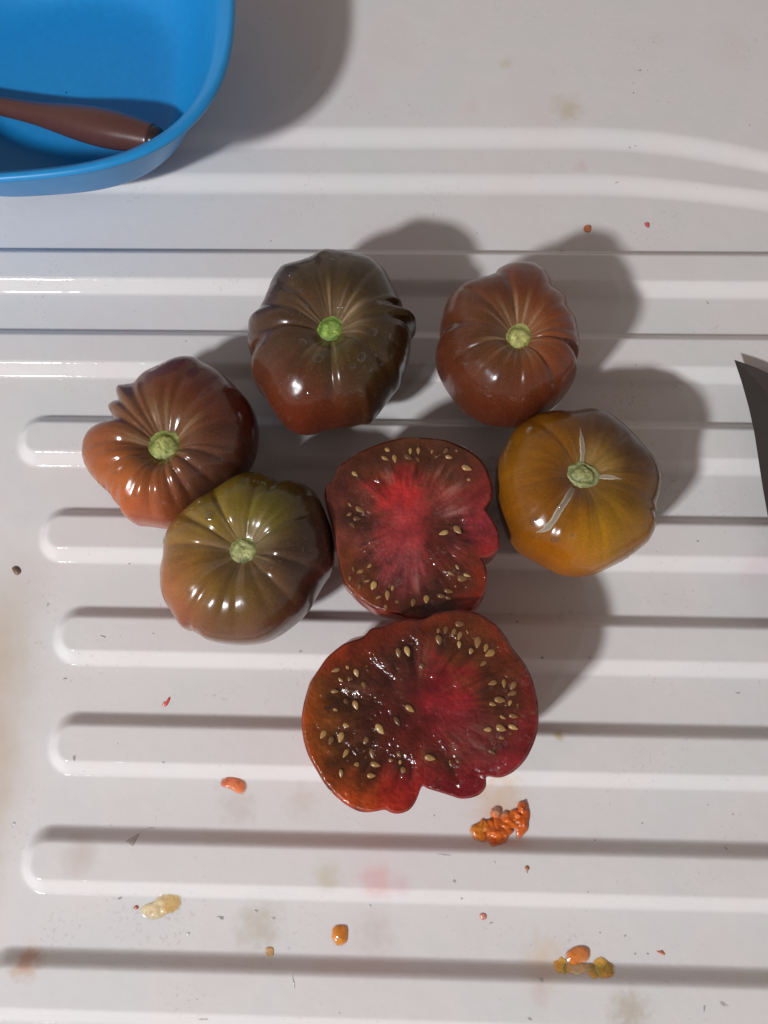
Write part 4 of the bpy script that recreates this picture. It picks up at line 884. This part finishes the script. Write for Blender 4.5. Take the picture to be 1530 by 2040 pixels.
blob('tomato_skin_scrap', 'tiny brownish crumb just under the orange mash, past the groove', 'food scrap',
     [Z6(*p) for p in [(1302,500),(1318,492),(1330,508),(1322,524),(1306,520)]], 0.0008, [(1050,1730,6,(170,115,90))], M_food, GS, 0.2, 29, 6, 24)
blob('tomato_skin_scrap', 'thin orange sliver right of the yellow jelly splash', 'food scrap',
     [Z7(*p) for p in [(880,1312),(905,1310),(922,1305),(932,1318),(946,1336),(925,1336),(905,1325)]], 0.0007, [(1316,1896,8,(205,125,95))], M_food, GS, 0.2, 31, 6, 24)
blob('crumb', 'round grey-brown crumb beside the left edge of the board', 'crumb',
     [(23,1131),(30,1127),(39,1131),(43,1139),(38,1146),(30,1145),(25,1138)], 0.0018, [(33,1136,8,(120,100,85))], M_food, None, 0.3, 33, 8, 32)
blob('crumb', 'flat grey triangular flake lying in the lower left groove', 'crumb',
     [Z5(*p) for p in [(636,602),(668,580),(702,560),(694,600),(678,632),(660,615)]], 0.0003, [(263,1672,10,(176,166,158))], M_food, None, 0.2, 35, 6, 32)

# ------------------------------------------------------------------ water on the board
def water_spot(poly, hgt, label, group='drops of water on the board'):
    P = cdens(poly, 0.8); c = P.mean(0); c0 = at(c[0], c[1], -0.003); z0 = float(board_h(c0[0], c0[1])); c0 = at(c[0], c[1], z0)
    nt, nr = 48, 10; th = np.arange(nt) / nt * 2 * np.pi
    R = outline_polar(np.array([at(u, v, z0)[:2] for u, v in P]), c0[:2], th)
    V = []
    for i in range(nr):
        f = 0.02 + 0.98 * i / (nr - 1)
        x = c0[0] + R * f * np.cos(th); y = c0[1] + R * f * np.sin(th)
        V.append(np.stack([x, y, board_h(x, y) + hgt * (1 - f ** 5) - 0.0002 * (i == nr - 1)], -1))
    V = np.concatenate(V); F = polar_faces(nr, nt).tolist(); n0 = len(V); V = np.vstack([V, V[:nt].mean(0)])
    F += [[n0, i, (i + 1) % nt] for i in range(nt)]
    o = new_obj('water_drop', mesh_np('water_drop', V - c0, F), M_film); o.location = Vector(c0)
    return tag(o, label, 'water', group)
def oval(u, v, a, b, rot=0.0, n=12):
    return [(u + a * math.cos(2 * math.pi * k / n) * math.cos(rot) - b * math.sin(2 * math.pi * k / n) * math.sin(rot),
             v + a * math.cos(2 * math.pi * k / n) * math.sin(rot) + b * math.sin(2 * math.pi * k / n) * math.cos(rot)) for k in range(n)]
water_spot(oval(57, 566, 9, 6), 0.0008, 'water drop left on the upper ridge edge at the far left')
water_spot(oval(141, 553, 8, 6), 0.0008, 'water drop on the upper ridge edge, second from the left')
water_spot(oval(234, 552, 13, 6, 0.2), 0.0008, 'long water drop on the upper ridge edge, rightmost of three')
water_spot(oval(118, 738, 22, 16), 0.0007, 'wide shallow water drop above the second ridge left of the tomatoes')
water_spot(oval(50, 728, 22, 7), 0.0007, 'thin streak of water at the left end of the second ridge')
water_spot(oval(620, 1234, 6, 5), 0.0006, 'tiny water drop beside the lower right of the olive tomato')
water_spot(oval(645, 286, 8, 6), 0.0010, 'water drop on the upper step right of the bowl shadow')
water_spot(oval(432, 1565, 9, 12), 0.0007, 'water bead touching the salmon-orange scrap')
water_spot([(1420,935),(1440,922),(1500,921),(1560,921),(1620,922),(1640,960),(1640,1010),(1600,1026),(1520,1027),(1460,1027),(1438,1020),(1424,990)], 0.0005, 'shallow film of water along the groove under the knife')

# ------------------------------------------------------------------ dirt specks and scuffs
def specks():
    V, F, C = [], [], []
    spots = [(1275,140,5,3),(1290,140,2,2),(1262,166,2.5,2),(1262,185,2.5,2),(1493,249,2.5,2.5),(1228,364,5,1.6),(1256,290,2.5,2),(1268,285,2,1.5),(598,1297,4,3),(1030,1238,4,3),(1020,1223,3,2),(1267,727,2.5,1.8),(1255,806,2.5,2),(1390,1078,2.5,2.5),(1410,603,2,4),(1345,770,2,2),(585,1955,1.6,14),(405,2030,9,3),(148,1510,2.5,7),(325,1519,6,2),(300,1650,9,1.6),(885,1703,12,1.6),(95,1205,3,4),(258,1123,3,2),(305,1262,3,2.5),(205,1268,6,2),(130,1352,5,2),(665,1577,2.5,2),(865,1625,2.5,2),(738,1805,3,2.5),(978,1839,4,2.5),(1050,1738,2.5,2),(985,1718,3,2),(1446,1690,4,2.5),(1440,2000,9,4),(1403,2010,2,9),(1195,1858,2.5,2),(1245,1865,2.5,2),(1265,1900,2.5,1.8),(1290,1900,2.5,1.8),(510,1815,4,3),(440,1828,7,3),(375,1860,4,3),(238,1790,5,2.5),(545,1830,5,3),(1080,1310,4,3),(1120,497,2.5,2),(950,465,2,2),(540,480,2,2),(905,1755,3,3),(920,1790,3,3),(28,1640,3,2.5),(1078,1953,4,2.5),(1055,2030,5,3),(370,680,2,2),(500,760,2,2),(1175,1310,2,2),(1470,1380,6,2),(1280,1640,2,2),(1460,1622,2,2)]
    for _ in range(40):
        spots.append((random.uniform(-10, 1540), random.uniform(380, 2050), random.uniform(0.6, 1.7), random.uniform(0.6, 1.5)))
    for (u, v, a_, b_) in spots:
        rot = random.random() * 3.14 if max(a_, b_) < 4 else random.uniform(-0.3, 0.3)
        c = at(u, v, -0.003); z = float(board_h(c[0], c[1])); c = at(u, v, z)
        k = 0.00021; n = 9; b0 = len(V); g = random.uniform(0.34, 0.50)
        V.append((c[0], c[1], float(board_h(c[0], c[1])) + 0.00022))
        C.append((g, g * 0.93, g * 0.88))
        for i in range(n):
            q = 2 * math.pi * i / n; j = 0.6 + 0.7 * random.random()
            dx, dy = a_ * k * j * math.cos(q), b_ * k * j * math.sin(q)
            x = c[0] + dx * math.cos(rot) - dy * math.sin(rot); y = c[1] + dx * math.sin(rot) + dy * math.cos(rot)
            V.append((x, y, float(board_h(x, y)) + 0.00005)); C.append((g * 1.6, g * 1.5, g * 1.45))
            F.append([b0, b0 + 1 + i, b0 + 1 + (i + 1) % n])
    o = new_obj('dirt_specks', mesh_np('dirt_specks', np.array(V), F, np.array(C)), M_food)
    tag(o, 'tiny dark dirt specks scattered over the white board', 'dirt', None, 'stuff')
specks()
